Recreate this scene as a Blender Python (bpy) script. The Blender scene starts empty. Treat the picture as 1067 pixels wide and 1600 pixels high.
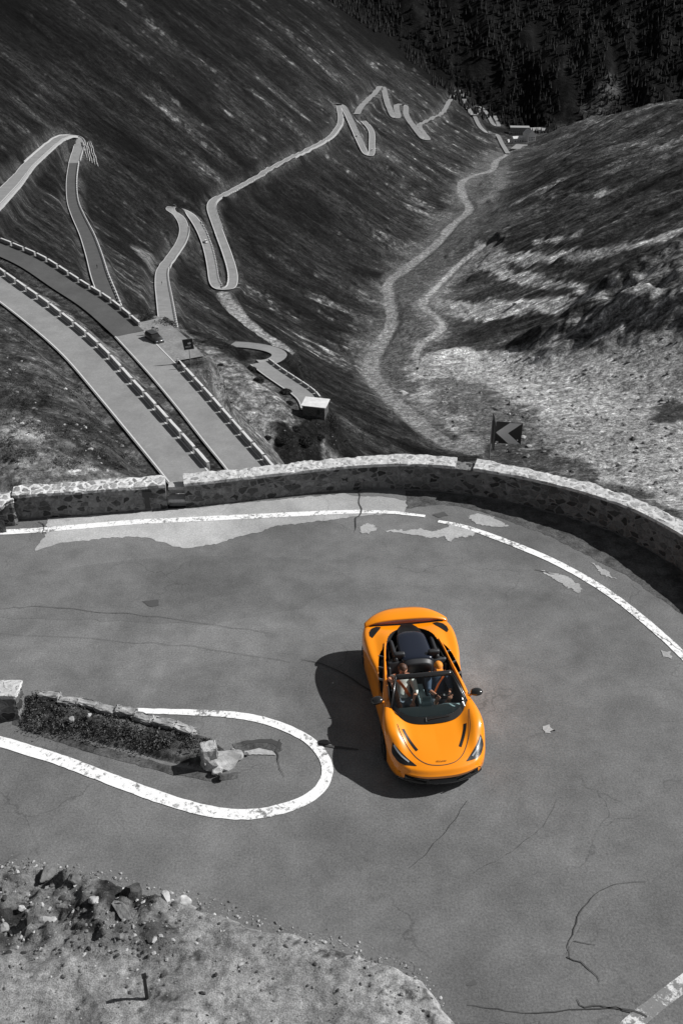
import bpy, bmesh, math, random
import numpy as np
from mathutils import Vector, Matrix
from mathutils.bvhtree import BVHTree
random.seed(7); RNG = np.random.RandomState(11)
SC = bpy.context.scene; COL = SC.collection
R = math.radians
# ------------------------------------------------------------------ camera model
F = 1555.0; PITCH = R(32); CH = 14.3
CP, SP = math.cos(PITCH), math.sin(PITCH)
def ray(px, py):
    u = px - 533.5; v = 800 - py
    return u, F*CP + v*SP, -F*SP + v*CP
def gp(px, py, z=0.0):
    a, b, c = ray(px, py); t = (z - CH)/c
    return (a*t, b*t)
cam = bpy.data.cameras.new('camera'); co = bpy.data.objects.new('camera', cam); COL.objects.link(co)
co.location = (0, 0, CH); co.rotation_euler = (math.pi/2 - PITCH, 0, 0)
cam.sensor_fit = 'VERTICAL'; cam.sensor_height = 36; cam.lens = 36*F/1600; cam.clip_start = 0.1; cam.clip_end = 9000
SC.camera = co
# ------------------------------------------------------------------ object helpers
def tag(o, label=None, cat=None, group=None, kind=None):
    if label: o['label'] = label
    if cat: o['category'] = cat
    if group: o['group'] = group
    if kind: o['kind'] = kind
    return o
def link(name, me, parent=None):
    o = bpy.data.objects.new(name, me); COL.objects.link(o)
    if parent is not None: o.parent = parent
    return o
def empty(name, loc=(0,0,0), rz=0.0):
    o = bpy.data.objects.new(name, None); COL.objects.link(o); o.location = loc; o.rotation_euler = (0,0,rz); o.empty_display_size = .2
    return o
def pymesh(name, V, Fc, mat=None, parent=None, smooth=False):
    me = bpy.data.meshes.new(name); me.from_pydata([tuple(map(float, v)) for v in V], [], [tuple(map(int, f)) for f in Fc]); me.update()
    if mat is not None:
        for m in (mat if isinstance(mat, (list, tuple)) else [mat]): me.materials.append(m)
    if smooth: me.polygons.foreach_set('use_smooth', [True]*len(me.polygons))
    return link(name, me, parent)
def bmobj(name, bm, mat=None, parent=None, smooth=False):
    me = bpy.data.meshes.new(name); bmesh.ops.recalc_face_normals(bm, faces=bm.faces[:]); bm.to_mesh(me); bm.free()
    if mat is not None: me.materials.append(mat)
    if smooth: me.polygons.foreach_set('use_smooth', [True]*len(me.polygons))
    return link(name, me, parent)
def copytree(o, parent=None):
    c = o.copy(); COL.objects.link(c)
    if parent is not None: c.parent = parent
    for ch in list(o.children): copytree(ch, c)
    return c
def bbox(bm, cx, cy, cz, sx, sy, sz, rz=0.0, bev=0.0, M=None):
    r = bmesh.ops.create_cube(bm, size=1.0)
    m = Matrix.Translation((cx,cy,cz)) @ Matrix.Rotation(rz,4,'Z') @ Matrix.Diagonal((sx,sy,sz,1))
    if M is not None: m = M @ m
    bmesh.ops.transform(bm, matrix=m, verts=r['verts'])
    if bev > 0:
        es = list({e for v in r['verts'] for e in v.link_edges})
        bmesh.ops.bevel(bm, geom=es, offset=bev, segments=2, affect='EDGES', profile=.6)
def bcyl(bm, p, q, r1, r2=None, seg=12):
    p = Vector(p); q = Vector(q); d = q-p; r2 = r1 if r2 is None else r2
    m = Matrix.Translation((p+q)/2) @ d.to_track_quat('Z','Y').to_matrix().to_4x4()
    bmesh.ops.create_cone(bm, cap_ends=True, segments=seg, radius1=r1, radius2=r2, depth=d.length, matrix=m)
# ------------------------------------------------------------------ materials
def newmat(name):
    m = bpy.data.materials.new(name); m.use_nodes = True
    nt = m.node_tree; b = nt.nodes['Principled BSDF']
    return m, nt, b
def N(nt, t, **kw):
    n = nt.nodes.new(t)
    for k, v in kw.items():
        if k in n.inputs: n.inputs[k].default_value = v
        else: setattr(n, k, v)
    return n
def L(nt, a, b): nt.links.new(a, b)
def maprange(nt, src, a, b, c, d, clamp=True):
    n = N(nt, 'ShaderNodeMapRange'); n.clamp = clamp
    n.inputs['From Min'].default_value = a; n.inputs['From Max'].default_value = b
    n.inputs['To Min'].default_value = c; n.inputs['To Max'].default_value = d
    L(nt, src, n.inputs['Value']); return n.outputs['Result']
def mul(nt, a, b, op='MULTIPLY'):
    n = N(nt, 'ShaderNodeMath', operation=op)
    for i, s in enumerate((a, b)):
        if isinstance(s, (int, float)): n.inputs[i].default_value = s
        else: L(nt, s, n.inputs[i])
    return n.outputs[0]
def noise(nt, scale, detail=6, rough=.6, vec=None, dist=0.0):
    n = N(nt, 'ShaderNodeTexNoise'); n.inputs['Scale'].default_value = scale; n.inputs['Detail'].default_value = detail
    n.inputs['Roughness'].default_value = rough; n.inputs['Distortion'].default_value = dist
    if vec is None:
        g = N(nt, 'ShaderNodeNewGeometry'); vec = g.outputs['Position']
    L(nt, vec, n.inputs['Vector']); return n.outputs['Fac']
def simple(name, col, rough=.6, metal=0, coat=0, spec=.5):
    m, nt, b = newmat(name)
    c = col if isinstance(col, (tuple, list)) else (col, col, col)
    b.inputs['Base Color'].default_value = (*c[:3], 1); b.inputs['Roughness'].default_value = rough
    b.inputs['Metallic'].default_value = metal; b.inputs['Coat Weight'].default_value = coat; b.inputs['Coat Roughness'].default_value = .04
    b.inputs['Specular IOR Level'].default_value = spec
    return m
def rocky(name, lo, hi, scale=3.0, detail=8, bump=.02, rough=.9, a=.35, b_=.65, fine=None, attr=None, tint=(1,1,1)):
    """grey stone / soil: noise between two albedos, optional fine speckle, bump"""
    m, nt, b = newmat(name)
    f = noise(nt, scale, detail, .65)
    v = maprange(nt, f, a, b_, lo, hi)
    if fine:
        f2 = noise(nt, fine[0], 3, .7); v = mul(nt, v, maprange(nt, f2, .3, .7, 1-fine[1], 1+fine[1]))
    if attr:
        at = N(nt, 'ShaderNodeAttribute'); at.attribute_name = attr; v = mul(nt, v, at.outputs['Fac'])
    cc = N(nt, 'ShaderNodeCombineColor')
    for i, k in enumerate(('Red','Green','Blue')): L(nt, mul(nt, v, tint[i]), cc.inputs[k])
    L(nt, cc.outputs[0], b.inputs['Base Color']); b.inputs['Roughness'].default_value = rough
    b.inputs['Specular IOR Level'].default_value = .25
    bp = N(nt, 'ShaderNodeBump'); bp.inputs['Distance'].default_value = bump; bp.inputs['Strength'].default_value = 1
    L(nt, f, bp.inputs['Height']); L(nt, bp.outputs[0], b.inputs['Normal'])
    return m
# terrain: albedo from a vertex attribute x fine noise
def terrain_mat():
    m, nt, b = newmat('hillside')
    at = N(nt, 'ShaderNodeAttribute'); at.attribute_name = 'alb'; ak = N(nt, 'ShaderNodeAttribute'); ak.attribute_name = 'stk'
    g = N(nt, 'ShaderNodeNewGeometry')
    mp = N(nt, 'ShaderNodeMapping'); mp.vector_type = 'POINT'; mp.inputs['Rotation'].default_value = (0, 0, R(12)); L(nt, g.outputs['Position'], mp.inputs['Vector'])
    def aniso(sx, sy, sz):
        q = N(nt, 'ShaderNodeVectorMath', operation='MULTIPLY'); q.inputs[1].default_value = (sx, sy, sz); L(nt, mp.outputs[0], q.inputs[0]); return q.outputs[0]
    s1 = noise(nt, 1, 10, .74, aniso(.075, .20, .0)); s2 = noise(nt, 1, 8, .7, aniso(.016, .05, .0))
    st = mul(nt, maprange(nt, s1, .38, .62, .3, 1.85), maprange(nt, s2, .38, .62, .55, 1.5))
    mx = N(nt, 'ShaderNodeMix'); mx.data_type = 'FLOAT'; L(nt, ak.outputs['Fac'], mx.inputs[0]); mx.inputs[2].default_value = 1; L(nt, st, mx.inputs[3])
    f1 = noise(nt, .30, 11, .78); f2 = noise(nt, .95, 8, .8); f3 = noise(nt, .5, 4, .9)
    v = mul(nt, mul(nt, at.outputs['Fac'], mx.outputs[0]), maprange(nt, f1, .38, .62, .35, 1.75))
    v = mul(nt, v, maprange(nt, f2, .38, .62, .45, 1.6))
    rk = maprange(nt, f3, .585, .62, 0, 1); v = mul(nt, v, mul(nt, mul(nt, rk, 1.1), 1.0, 'ADD'))       # scattered pale stones
    dk = maprange(nt, f3, .40, .43, .45, 1); v = mul(nt, v, dk)                                       # dark tussocks
    cc = N(nt, 'ShaderNodeCombineColor')
    for k in ('Red','Green','Blue'): L(nt, v, cc.inputs[k])
    L(nt, cc.outputs[0], b.inputs['Base Color']); b.inputs['Roughness'].default_value = .95; b.inputs['Specular IOR Level'].default_value = .1
    bp = N(nt, 'ShaderNodeBump'); bp.inputs['Distance'].default_value = 1.6; bp.inputs['Strength'].default_value = 1
    hgt = mul(nt, mul(nt, f1, mul(nt, f2, .4), 'ADD'), mul(nt, mul(nt, s1, ak.outputs['Fac']), 1.2), 'ADD'); L(nt, hgt, bp.inputs['Height']); L(nt, bp.outputs[0], b.inputs['Normal'])
    return m
def asphalt_mat(name, base, spk=.35, big=.16, scale=1.0):
    m, nt, b = newmat(name)
    f1 = noise(nt, .35*scale, 5, .6, dist=.5); f2 = noise(nt, 1.6*scale, 8, .75); f3 = noise(nt, 26*scale, 3, .8); f4 = noise(nt, 85*scale, 1, .5)
    v = mul(nt, maprange(nt, f1, .3, .7, 1-big, 1+big), base)
    v = mul(nt, v, maprange(nt, f2, .3, .7, .80, 1.2))
    v = mul(nt, v, maprange(nt, f3, .3, .72, 1-spk, 1+spk, False)); v = mul(nt, v, maprange(nt, f4, .66, .8, 1, 1.7))
    if scale >= .8:   # hairline crazing
        g = N(nt, 'ShaderNodeNewGeometry'); nv = N(nt, 'ShaderNodeTexNoise'); nv.inputs['Scale'].default_value = 1.3; nv.inputs['Detail'].default_value = 6; L(nt, g.outputs['Position'], nv.inputs['Vector'])
        ad = N(nt, 'ShaderNodeVectorMath', operation='ADD'); L(nt, g.outputs['Position'], ad.inputs[0]); L(nt, nv.outputs['Color'], ad.inputs[1])
        vo = N(nt, 'ShaderNodeTexVoronoi', feature='DISTANCE_TO_EDGE'); vo.inputs['Scale'].default_value = .42; L(nt, ad.outputs[0], vo.inputs['Vector'])
        k1 = maprange(nt, vo.outputs['Distance'], .002, .009, 1, 0); k2 = maprange(nt, noise(nt, .28, 3, .6), .5, .6, 0, .28)
        v = mul(nt, v, mul(nt, 1.0, mul(nt, k1, k2), 'SUBTRACT')); sm_ = noise(nt, .13, 4, .55, dist=1.5); v = mul(nt, v, maprange(nt, sm_, .42, .58, .86, 1.10))
    cc = N(nt, 'ShaderNodeCombineColor')
    for k in ('Red','Green','Blue'): L(nt, v, cc.inputs[k])
    L(nt, cc.outputs[0], b.inputs['Base Color']); b.inputs['Roughness'].default_value = .85; b.inputs['Specular IOR Level'].default_value = .3
    bp = N(nt, 'ShaderNodeBump'); bp.inputs['Distance'].default_value = .006; bp.inputs['Strength'].default_value = .8
    L(nt, f3, bp.inputs['Height']); L(nt, bp.outputs[0], b.inputs['Normal'])
    return m
def paint_mat(name, white=.72, under=.17, wear=.62, scale=9.0):
    m, nt, b = newmat(name)
    f = noise(nt, scale, 8, .8); g = noise(nt, 1.1, 3, .5)
    k = maprange(nt, mul(nt, f, mul(nt, g, .35), 'ADD'), wear+.10, wear+.17, 0, 1)
    mx = N(nt, 'ShaderNodeMix'); mx.data_type = 'FLOAT'; L(nt, k, mx.inputs[0]); mx.inputs[2].default_value = white; mx.inputs[3].default_value = under
    d = noise(nt, 45, 2, .6); v = mul(nt, mx.outputs[0], maprange(nt, d, .3, .7, .85, 1.1))
    cc = N(nt, 'ShaderNodeCombineColor')
    for kk in ('Red','Green','Blue'): L(nt, v, cc.inputs[kk])
    L(nt, cc.outputs[0], b.inputs['Base Color']); b.inputs['Roughness'].default_value = .7
    return m
def wall_mat(name, mortar, slo, shi, scale=4.2, gap=.06, squash=1.5, bump=.03):
    m, nt, b = newmat(name)
    g = N(nt, 'ShaderNodeNewGeometry')
    nv = N(nt, 'ShaderNodeTexNoise'); nv.inputs['Scale'].default_value = 3.5; nv.inputs['Detail'].default_value = 3; L(nt, g.outputs['Position'], nv.inputs['Vector'])
    sc = N(nt, 'ShaderNodeVectorMath', operation='SCALE'); sc.inputs['Scale'].default_value = .22; L(nt, nv.outputs['Color'], sc.inputs[0])
    ad = N(nt, 'ShaderNodeVectorMath', operation='ADD'); L(nt, g.outputs['Position'], ad.inputs[0]); L(nt, sc.outputs[0], ad.inputs[1])
    mp = N(nt, 'ShaderNodeMapping'); mp.inputs['Scale'].default_value = (1, 1, squash); L(nt, ad.outputs[0], mp.inputs['Vector'])
    v1 = N(nt, 'ShaderNodeTexVoronoi', feature='DISTANCE_TO_EDGE'); v1.inputs['Scale'].default_value = scale; v1.inputs['Randomness'].default_value = .9; L(nt, mp.outputs[0], v1.inputs['Vector'])
    v2 = N(nt, 'ShaderNodeTexVoronoi', feature='F1'); v2.inputs['Scale'].default_value = scale; v2.inputs['Randomness'].default_value = .9; L(nt, mp.outputs[0], v2.inputs['Vector'])
    sep = N(nt, 'ShaderNodeSeparateColor'); L(nt, v2.outputs['Color'], sep.inputs[0])
    stone = maprange(nt, sep.outputs[0], 0, 1, slo, shi)
    f = noise(nt, 14, 5, .7); stone = mul(nt, stone, maprange(nt, f, .3, .7, .65, 1.35))
    f2 = noise(nt, 2.2, 6, .65)
    gv = maprange(nt, f2, .35, .65, gap*.4, gap*2.2)
    e = N(nt, 'ShaderNodeMath', operation='SUBTRACT'); L(nt, v1.outputs['Distance'], e.inputs[0]); L(nt, gv, e.inputs[1])
    k = maprange(nt, e.outputs[0], -.01, .03, 0, 1)
    mo = mul(nt, maprange(nt, noise(nt, 7, 6, .7), .3, .7, .65, 1.25), mortar)
    mx = N(nt, 'ShaderNodeMix'); mx.data_type = 'FLOAT'; L(nt, k, mx.inputs[0]); L(nt, mo, mx.inputs[2]); L(nt, stone, mx.inputs[3])
    cc = N(nt, 'ShaderNodeCombineColor')
    for kk in ('Red','Green','Blue'): L(nt, mx.outputs[0], cc.inputs[kk])
    L(nt, cc.outputs[0], b.inputs['Base Color']); b.inputs['Roughness'].default_value = .9; b.inputs['Specular IOR Level'].default_value = .2
    bp = N(nt, 'ShaderNodeBump'); bp.inputs['Distance'].default_value = bump; hh = mul(nt, k, mul(nt, f, .6), 'ADD')
    L(nt, hh, bp.inputs['Height']); L(nt, bp.outputs[0], b.inputs['Normal'])
    return m
M = dict(
 hill=terrain_mat(),
 asphalt=asphalt_mat('asphalt', .158, .36, .24), asphalt2=asphalt_mat('asphalt_patch', .142, .34, .20), asphalt_far=asphalt_mat('road_far', .24, .10, .06, .12),
 asphalt_dark=asphalt_mat('road_new_tar', .085, .1, .06, .12), track=rocky('track_gravel', .17, .27, .3, 9, .3, fine=(2, .2)),
 track_grey=rocky('track_dust', .085, .15, .3, 9, .3, fine=(2, .2)),
 concrete=asphalt_mat('concrete', .38, .22, .12, .8), paint=paint_mat('road_paint', .86, .2, .60), paint_worn=paint_mat('worn_paint', .66, .18, .50, 6), paint_far=simple('line_paint', .6, .7),
 wall=wall_mat('rubble_masonry', .21, .035, .25, 4.2, .075), cope=wall_mat('coping_mortar', .66, .16, .42, 4.2, .085, 1.0, .02), cope2=wall_mat('coping_plain', .56, .24, .52, 4.6, .13, 1.0, .02),
 dirt=rocky('roadside_dirt', .035, .12, 2.5, 9, .05, fine=(20, .3)),
 gravel=rocky('pale_gravel', .17, .34, 1.2, 9, .05, fine=(16, .45)),
 stone=rocky('pale_stone', .22, .5, 3, 8, .04), stone_mid=rocky('grey_stone', .09, .24, 3, 8, .04), stone_dark=rocky('dark_rock', .02, .10, 4, 9, .06),
 block=rocky('guard_stone', .3, .5, 1.5, 6, .05), block_lit_top=simple('guard_lit_top', .58, .8), crack=simple('crack_tar', .05, .9), black=simple('black_paint', .012, .45),
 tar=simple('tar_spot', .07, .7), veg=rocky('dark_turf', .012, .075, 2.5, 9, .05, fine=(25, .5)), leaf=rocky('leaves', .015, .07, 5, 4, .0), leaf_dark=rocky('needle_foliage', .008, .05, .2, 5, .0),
 bark=rocky('bark', .04, .09, 8, 4, .01), metal=simple('galvanised', .35, .45, .6), chev=simple('sign_grey', .62, .5), signback=simple('sign_back', .11, .5), white=simple('white_paint', .75, .5), board=simple('info_board', .016, .5),
 roofpale=rocky('pale_roof', .6, .75, .6, 3, .0), wallpale=simple('pale_render', .5, .8), winglass=simple('window_dark', .02, .2), roofgrey=simple('roof_sheet', .33, .6),
)
# ------------------------------------------------------------------ value noise
_T = RNG.rand(1024, 1024).astype(np.float32)
def vn(x, y, s=0):
    x = x + s*37.31; y = y + s*91.77
    xi = np.floor(x).astype(np.int64); yi = np.floor(y).astype(np.int64)
    fx = x-xi; fy = y-yi; fx = fx*fx*fx*(fx*(fx*6-15)+10); fy = fy*fy*fy*(fy*(fy*6-15)+10)
    a = _T[xi & 1023, yi & 1023]; b = _T[(xi+1) & 1023, yi & 1023]; c = _T[xi & 1023, (yi+1) & 1023]; d = _T[(xi+1) & 1023, (yi+1) & 1023]
    return (a*(1-fx)+b*fx)*(1-fy) + (c*(1-fx)+d*fx)*fy
def fbm(x, y, oct=5, s=0, g=.5):
    t = 0; a = 1; n = 0
    for i in range(oct):
        t = t + a*(vn(x, y, s+i*3)-.5); n += a; a *= g; x = x*2.03; y = y*2.03
    return t/n*2
def ss(x, a, b):
    t = np.clip((x-a)/(b-a), 0, 1); return t*t*(3-2*t)
# ------------------------------------------------------------------ base relief
_yk = np.array([-200, 0, 118, 300, 420, 620, 850, 1400, 2300, 2600, 5000.]); _zk = np.array([-50, -82, -112, -175, -209, -257, -284, -340, -449, -470, -480.])
_xk = np.array([55, 55, 55, 55, 51, 25, 45, 178, 391, 450, 900.])
_Y = np.arange(-200, 5000, 5.0); _k = np.ones(21)/21
def _sm(a):
    v = np.interp(_Y, _yk, a); p = np.pad(v, 10, mode='edge'); return np.convolve(p, _k, 'valid')
_ZF, _XF = _sm(_zk), _sm(_xk)
def smin(a, b, k): h = np.clip(.5+.5*(b-a)/k, 0, 1); return b*(1-h)+a*h - k*h*(1-h)
def smax(a, b, k): return -smin(-a, -b, k)
SPUR = [(800,548),(870,515),(930,470),(1000,420),(1067,385),(1160,340),(1200,500),(1067,512),(960,540),(870,556)]
_spur = None
def poly_mask(P, X, Y, soft):
    """1 inside, 0 outside, smooth over `soft` metres"""
    P = np.asarray(P, float); ins = np.zeros(X.shape, bool); d = np.full(X.shape, 1e9)
    n = len(P)
    for i in range(n):
        x1, y1 = P[i]; x2, y2 = P[(i+1) % n]
        c = ((y1 > Y) != (y2 > Y)); xx = (x2-x1)*(Y-y1)/((y2-y1) if abs(y2-y1) > 1e-9 else 1e-9)+x1
        ins ^= (c & (X < xx))
        dx, dy = x2-x1, y2-y1; t = np.clip(((X-x1)*dx+(Y-y1)*dy)/(dx*dx+dy*dy+1e-9), 0, 1)
        d = np.minimum(d, np.hypot(X-x1-t*dx, Y-y1-t*dy))
    sd = np.where(ins, d, -d)
    return ss(sd, -soft/2, soft/2)
def base(X, Y):
    X = np.asarray(X, float); Y = np.asarray(Y, float)
    zf = np.interp(Y, _Y, _ZF); xf = np.interp(Y, _Y, _XF); u = X-xf
    w = 30+Y*.02
    left = (.75-.05*ss(Y, 900, 1800))*(np.sqrt(np.minimum(u, 0)**2+w*w)-w)
    knee = np.interp(Y, [0, 400, 500, 700, 3000], [150, 150, 110, 80, 80]); ur = np.maximum(u, 0)
    right = .14*ur + .37*np.where(ur > knee-40, np.sqrt(np.maximum(ur-knee+40, 0)**2+900)-30, 0)
    z = zf + np.where(u < 0, left, right)
    # wide slopes level off far to the sides
    z = np.where((u > 0) & (Y > 700), smin(z, 143-.25*Y+16*fbm(X/130, Y/130, 3, 50)+7*fbm(X/28, Y/60, 4, 51), 22), z)
    z = z + 9*fbm(X/170, Y/170, 2, 5)*ss(np.abs(u), 10, 90)*ss(Y, 200, 700)
    z = z + 5*fbm(X/900, (Y+.25*X)/46, 3, 9)*ss(np.abs(u), 20, 90)*ss(Y, 420, 1000)
    if _spur is not None: z = z + 15*poly_mask(_spur, X, Y, 60)*(1+.6*fbm(X/26, Y/26, 4, 21))
    # the dark mountain across the end of the valley
    mt = -500+.85*(Y-2400)+70*fbm(X/420, Y/800, 4, 30)+30*np.abs(fbm(X/110, Y/300, 4, 44))+16*fbm(X/40, Y/60, 4, 45)
    z = smax(z, mt, 40)
    return z
def hit(px, py, fn=None, y0=40, y1=4200):
    fn = fn or base; a, b, c = ray(px, py)
    Yv = np.exp(np.linspace(math.log(y0), math.log(y1), 900)); Xv = Yv*a/b; Zv = CH+Yv*c/b
    hz = fn(Xv, Yv); k = np.nonzero(hz > Zv)[0]
    if len(k) == 0: i = len(Yv)-1; return (Xv[i], Yv[i], Zv[i])
    i = k[0]
    if i == 0: return (Xv[0], Yv[0], hz[0])
    d0 = Zv[i-1]-hz[i-1]; d1 = hz[i]-Zv[i]; t = d0/(d0+d1+1e-9)
    return (Xv[i-1]+(Xv[i]-Xv[i-1])*t, Yv[i-1]+(Yv[i]-Yv[i-1])*t, Zv[i-1]+(Zv[i]-Zv[i-1])*t)
_spur = [hit(*p)[:2] for p in SPUR]
# ------------------------------------------------------------------ roads (centre lines traced, carried onto the relief)
def crs(P, n=6):
    P = [np.asarray(p, float) for p in P]; P = [2*P[0]-P[1]]+P+[2*P[-1]-P[-2]]; out = []
    for i in range(1, len(P)-2):
        for k in range(n):
            t = k/n; a, b, c, d = P[i-1:i+3]
            out.append(.5*((2*b)+(-a+c)*t+(2*a-5*b+4*c-d)*t*t+(-a+3*b-3*c+d)*t**3))
    out.append(P[-2]); return np.array(out)
def resample(P, step):
    P = np.asarray(P, float); d = np.r_[0, np.cumsum(np.linalg.norm(np.diff(P[:, :2], axis=0), axis=1))]
    n = max(2, int(round(d[-1]/step))+1); s = np.linspace(0, d[-1], n)
    return np.stack([np.interp(s, d, P[:, k]) for k in range(P.shape[1])], 1)
def smooth1(v, k):
    if len(v) < 5: return v
    p = np.pad(v, k, mode='edge'); w = np.ones(2*k+1)/(2*k+1); return np.convolve(p, w, 'valid')
def road_from_px(pts, z=None, step=3, sm=3):
    if z is not None:
        zi = np.linspace(0, 1, len(pts)); zz = np.interp(zi, np.linspace(0, 1, len(z)), z)
        W = [(*gp(p[0], p[1], h), h) for p, h in zip(pts, zz)]
    else: W = [hit(*p) for p in crs(pts, 4)]
    P = crs(W, 6) if z is not None else np.array(W); P = resample(P, step); k = int(sm)
    if z is None: P[:, 2] = smooth1(P[:, 2], k)
    for c in (0, 1): P[1:-1, c] = smooth1(P[:, c], 1)[1:-1]
    if z is None and sm >= 3:
        for c in (0, 1): P[2:-2, c] = smooth1(P[:, c], 2)[2:-2]
    if z is None: P[:, 2] = smooth1(base(P[:, 0], P[:, 1]), 1)
    return P
ROADS = {}
def road(key, pts, width, z=None, step=3, sm=3, mat='asphalt_far'): ROADS[key] = dict(P=road_from_px(pts, z, step, sm), w=width, mat=mat, explicit=z is not None)
road('A', [(-60,405),(0,449),(58,492),(122,546),(178,608),(228,666),(285,733),(335,795),(390,870)], 5.6, [-42,-42.5,-43,-44,-45,-45.5,-46,-46.5,-47], 2)
road('Bup', [(-60,366),(0,389),(51,412),(101,445),(152,478),(203,522)], 5.4, [-49,-49.5,-50,-51,-51.5,-52], 2, mat='asphalt_dark')
road('B', [(203,522),(255,577),(303,632),(345,683),(385,730),(430,790),(480,860)], 5.6, [-52,-52,-52,-52,-52,-52,-52], 2)
road('L', [(224,503),(246,518),(270,540),(290,562)], 6.6, [-52.06,-52.06,-52.06,-52.06], 2, mat='track')
road('C', [(405,567),(425,582),(447,597),(468,611),(482,624),(488,640)], 6.4, [-113,-112.5,-112,-111.5,-111,-110.5], step=2)
road('Cloop', [(362,538),(392,540),(420,545),(436,552),(434,560),(418,567),(405,567)], 5.0, [-118,-117,-116,-115,-114,-113.5,-113], step=2)
road('D', [(350,458),(362,478),(378,498),(398,517),(425,534),(447,552)], 8.5, step=3, mat='track')
def road2(k1, k2, pts, split, w1, w2, m1='asphalt_far', m2='asphalt_far', step=1.6, sm=3):
    P = road_from_px(pts, None, step, sm); q = hit(*split); i = int(np.argmin(np.hypot(P[:, 0]-q[0], P[:, 1]-q[1])))
    ROADS[k1] = dict(P=P[:i+1], w=w1, mat=m1, explicit=False); ROADS[k2] = dict(P=P[i:], w=w2, mat=m2, explicit=False)
road2('E1', 'E2', [(-40,345),(0,306),(22,284),(42,260),(66,238),(86,221),(98,214),(114,212),(124,220),(122,234),(116,254),(112,285),(114,315),(122,338),(136,368),(147,400),(156,432),(166,458),(176,486)], (115,254), 7.0, 6.6, 'asphalt_far', 'asphalt_dark')
road2('F1', 'F2', [(264,520),(257,470),(253,440),(255,420),(270,398),(283,378),(288,360),(284,344),(274,333),(266,328),(268,324),(280,325),(292,331),(303,342),(315,362),(325,388),(331,415),(335,440),(343,451),(355,452),(363,446),(364,428),(357,402),(346,372),(336,345),(330,325),(336,312),(360,300),(400,278),(440,254),(480,234),(508,220),(524,205),(532,188),(529,165)], (268,325), 6.8, 6.8)
road('G', [(526,162),(534,165),(543,180),(553,202),(564,226),(573,243),(580,243),(581,225),(580,205),(567,189)], 8)
road('H', [(557,179),(567,163),(584,148),(593,136),(599,138),(604,158),(611,176),(617,185),(622,182),(619,166),(628,163),(634,168),(634,178),(640,190),(652,206),(662,218),(668,217),(655,200),(660,192),(689,178),(702,158),(714,141),(721,146),(728,163),(738,180),(746,176),(752,169)], 10, sm=2)
road('I', [(743,166),(752,168),(762,180),(770,194),(779,197),(772,181)], 9, sm=2)
road('J', [(741,182),(750,199),(762,208),(776,211),(784,225),(793,240)], 9, sm=2)
road('T', [(793,240),(775,252),(768,266),(742,273),(721,285),(724,308),(733,328),(708,350),(678,384),(632,421),(607,441),(608,470),(611,505),(588,545),(578,580),(604,615),(645,651),(692,689),(740,703)], 9.5, sm=2, mat='track_grey')
road('S', [(648,556),(657,538),(690,512),(682,495),(660,475),(690,440),(722,408),(757,382)], 7, sm=2, mat='track')
NB = []   # road corrections
def terrain_z(X, Y, carve=True, detail=True):
    """relief + earthworks + rock detail; returns z and albedo"""
    z = base(X, Y)
    shp = X.shape
    num = np.zeros(shp); den = np.zeros(shp)
    for k in ('A', 'Bup', 'B', 'L', 'C', 'Cloop'):
        P = ROADS[k]['P'][::3]; dz = P[:, 2]-base(P[:, 0], P[:, 1])
        near = Y < 330
        if near.any():
            x = X[near]; y = Y[near]; n_ = np.zeros(x.shape); d_ = np.zeros(x.shape)
            for (px, py, _), q in zip(P, dz):
                g = np.exp(-((x-px)**2+(y-py)**2)/(2*11.0**2)); n_ += g*q; d_ += g
            num[near] += n_; den[near] += d_
    z = z + num/(den+.6)
    return z
def road_dist(P, X, Y, reach):
    """distance to the centre line and its height there, only where nearer than reach"""
    d = np.full(X.shape, 1e9); zz = np.zeros(X.shape)
    bx0, bx1 = P[:, 0].min()-reach, P[:, 0].max()+reach; by0, by1 = P[:, 1].min()-reach, P[:, 1].max()+reach
    sel = np.nonzero((X > bx0) & (X < bx1) & (Y > by0) & (Y < by1))[0]
    if len(sel) == 0: return d, zz
    x = X[sel]; y = Y[sel]; dd = np.full(x.shape, 1e9); zr = np.zeros(x.shape)
    for i in range(len(P)-1):
        x1, y1, z1 = P[i]; x2, y2, z2 = P[i+1]; dx, dy = x2-x1, y2-y1
        m = (np.abs(x-x1) < reach+8) & (np.abs(y-y1) < reach+8)
        if not m.any(): continue
        xm = x[m]; ym = y[m]; t = np.clip(((xm-x1)*dx+(ym-y1)*dy)/(dx*dx+dy*dy+1e-9), 0, 1)
        q = np.hypot(xm-x1-t*dx, ym-y1-t*dy); old = dd[m]; b = q < old
        o2 = zr[m]; o2[b] = (z1+t*(z2-z1))[b]; zr[m] = o2; dd[m] = np.minimum(old, q)
    d[sel] = dd; zz[sel] = zr; return d, zz
# hairpin platform outline (outer face of the wall, then round behind the camera)
WALLPX = [(45,811),(160,803),(276,794),(304,792),(400,781),(470,773),(530,767),(580,764),(631,763),(680,766),(731,772),(780,780),(812,787),(882,805),(920,817),(958,830),(1008,855),(1067,893)]
WL = [gp(*p) for p in WALLPX]
WL = [(-60, 21.5), (-30, 22.2)] + [gp(-60, 822), gp(0, 815)] + WL + [(9.35,18.2),(9.75,16.2),(9.6,14.0),(8.9,12.2),(7.7,10.6),(6.75,9.3),(6.0,8.2),(5.3,7.2),(4.6,6.2)]
PLAT = [(x, y) for x, y in WL]
_wp = resample(crs([(x, y) for x, y in WL], 6), .5)
_t = np.gradient(_wp, axis=0); _t /= np.linalg.norm(_t, axis=1)[:, None]; _nrm = np.stack([-_t[:, 1], _t[:, 0]], 1)
OUT = _wp + _nrm*.75
PLATP = np.vstack([OUT, [(3.4, 3), (2.5, -8), (-60, -8)]])
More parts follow.
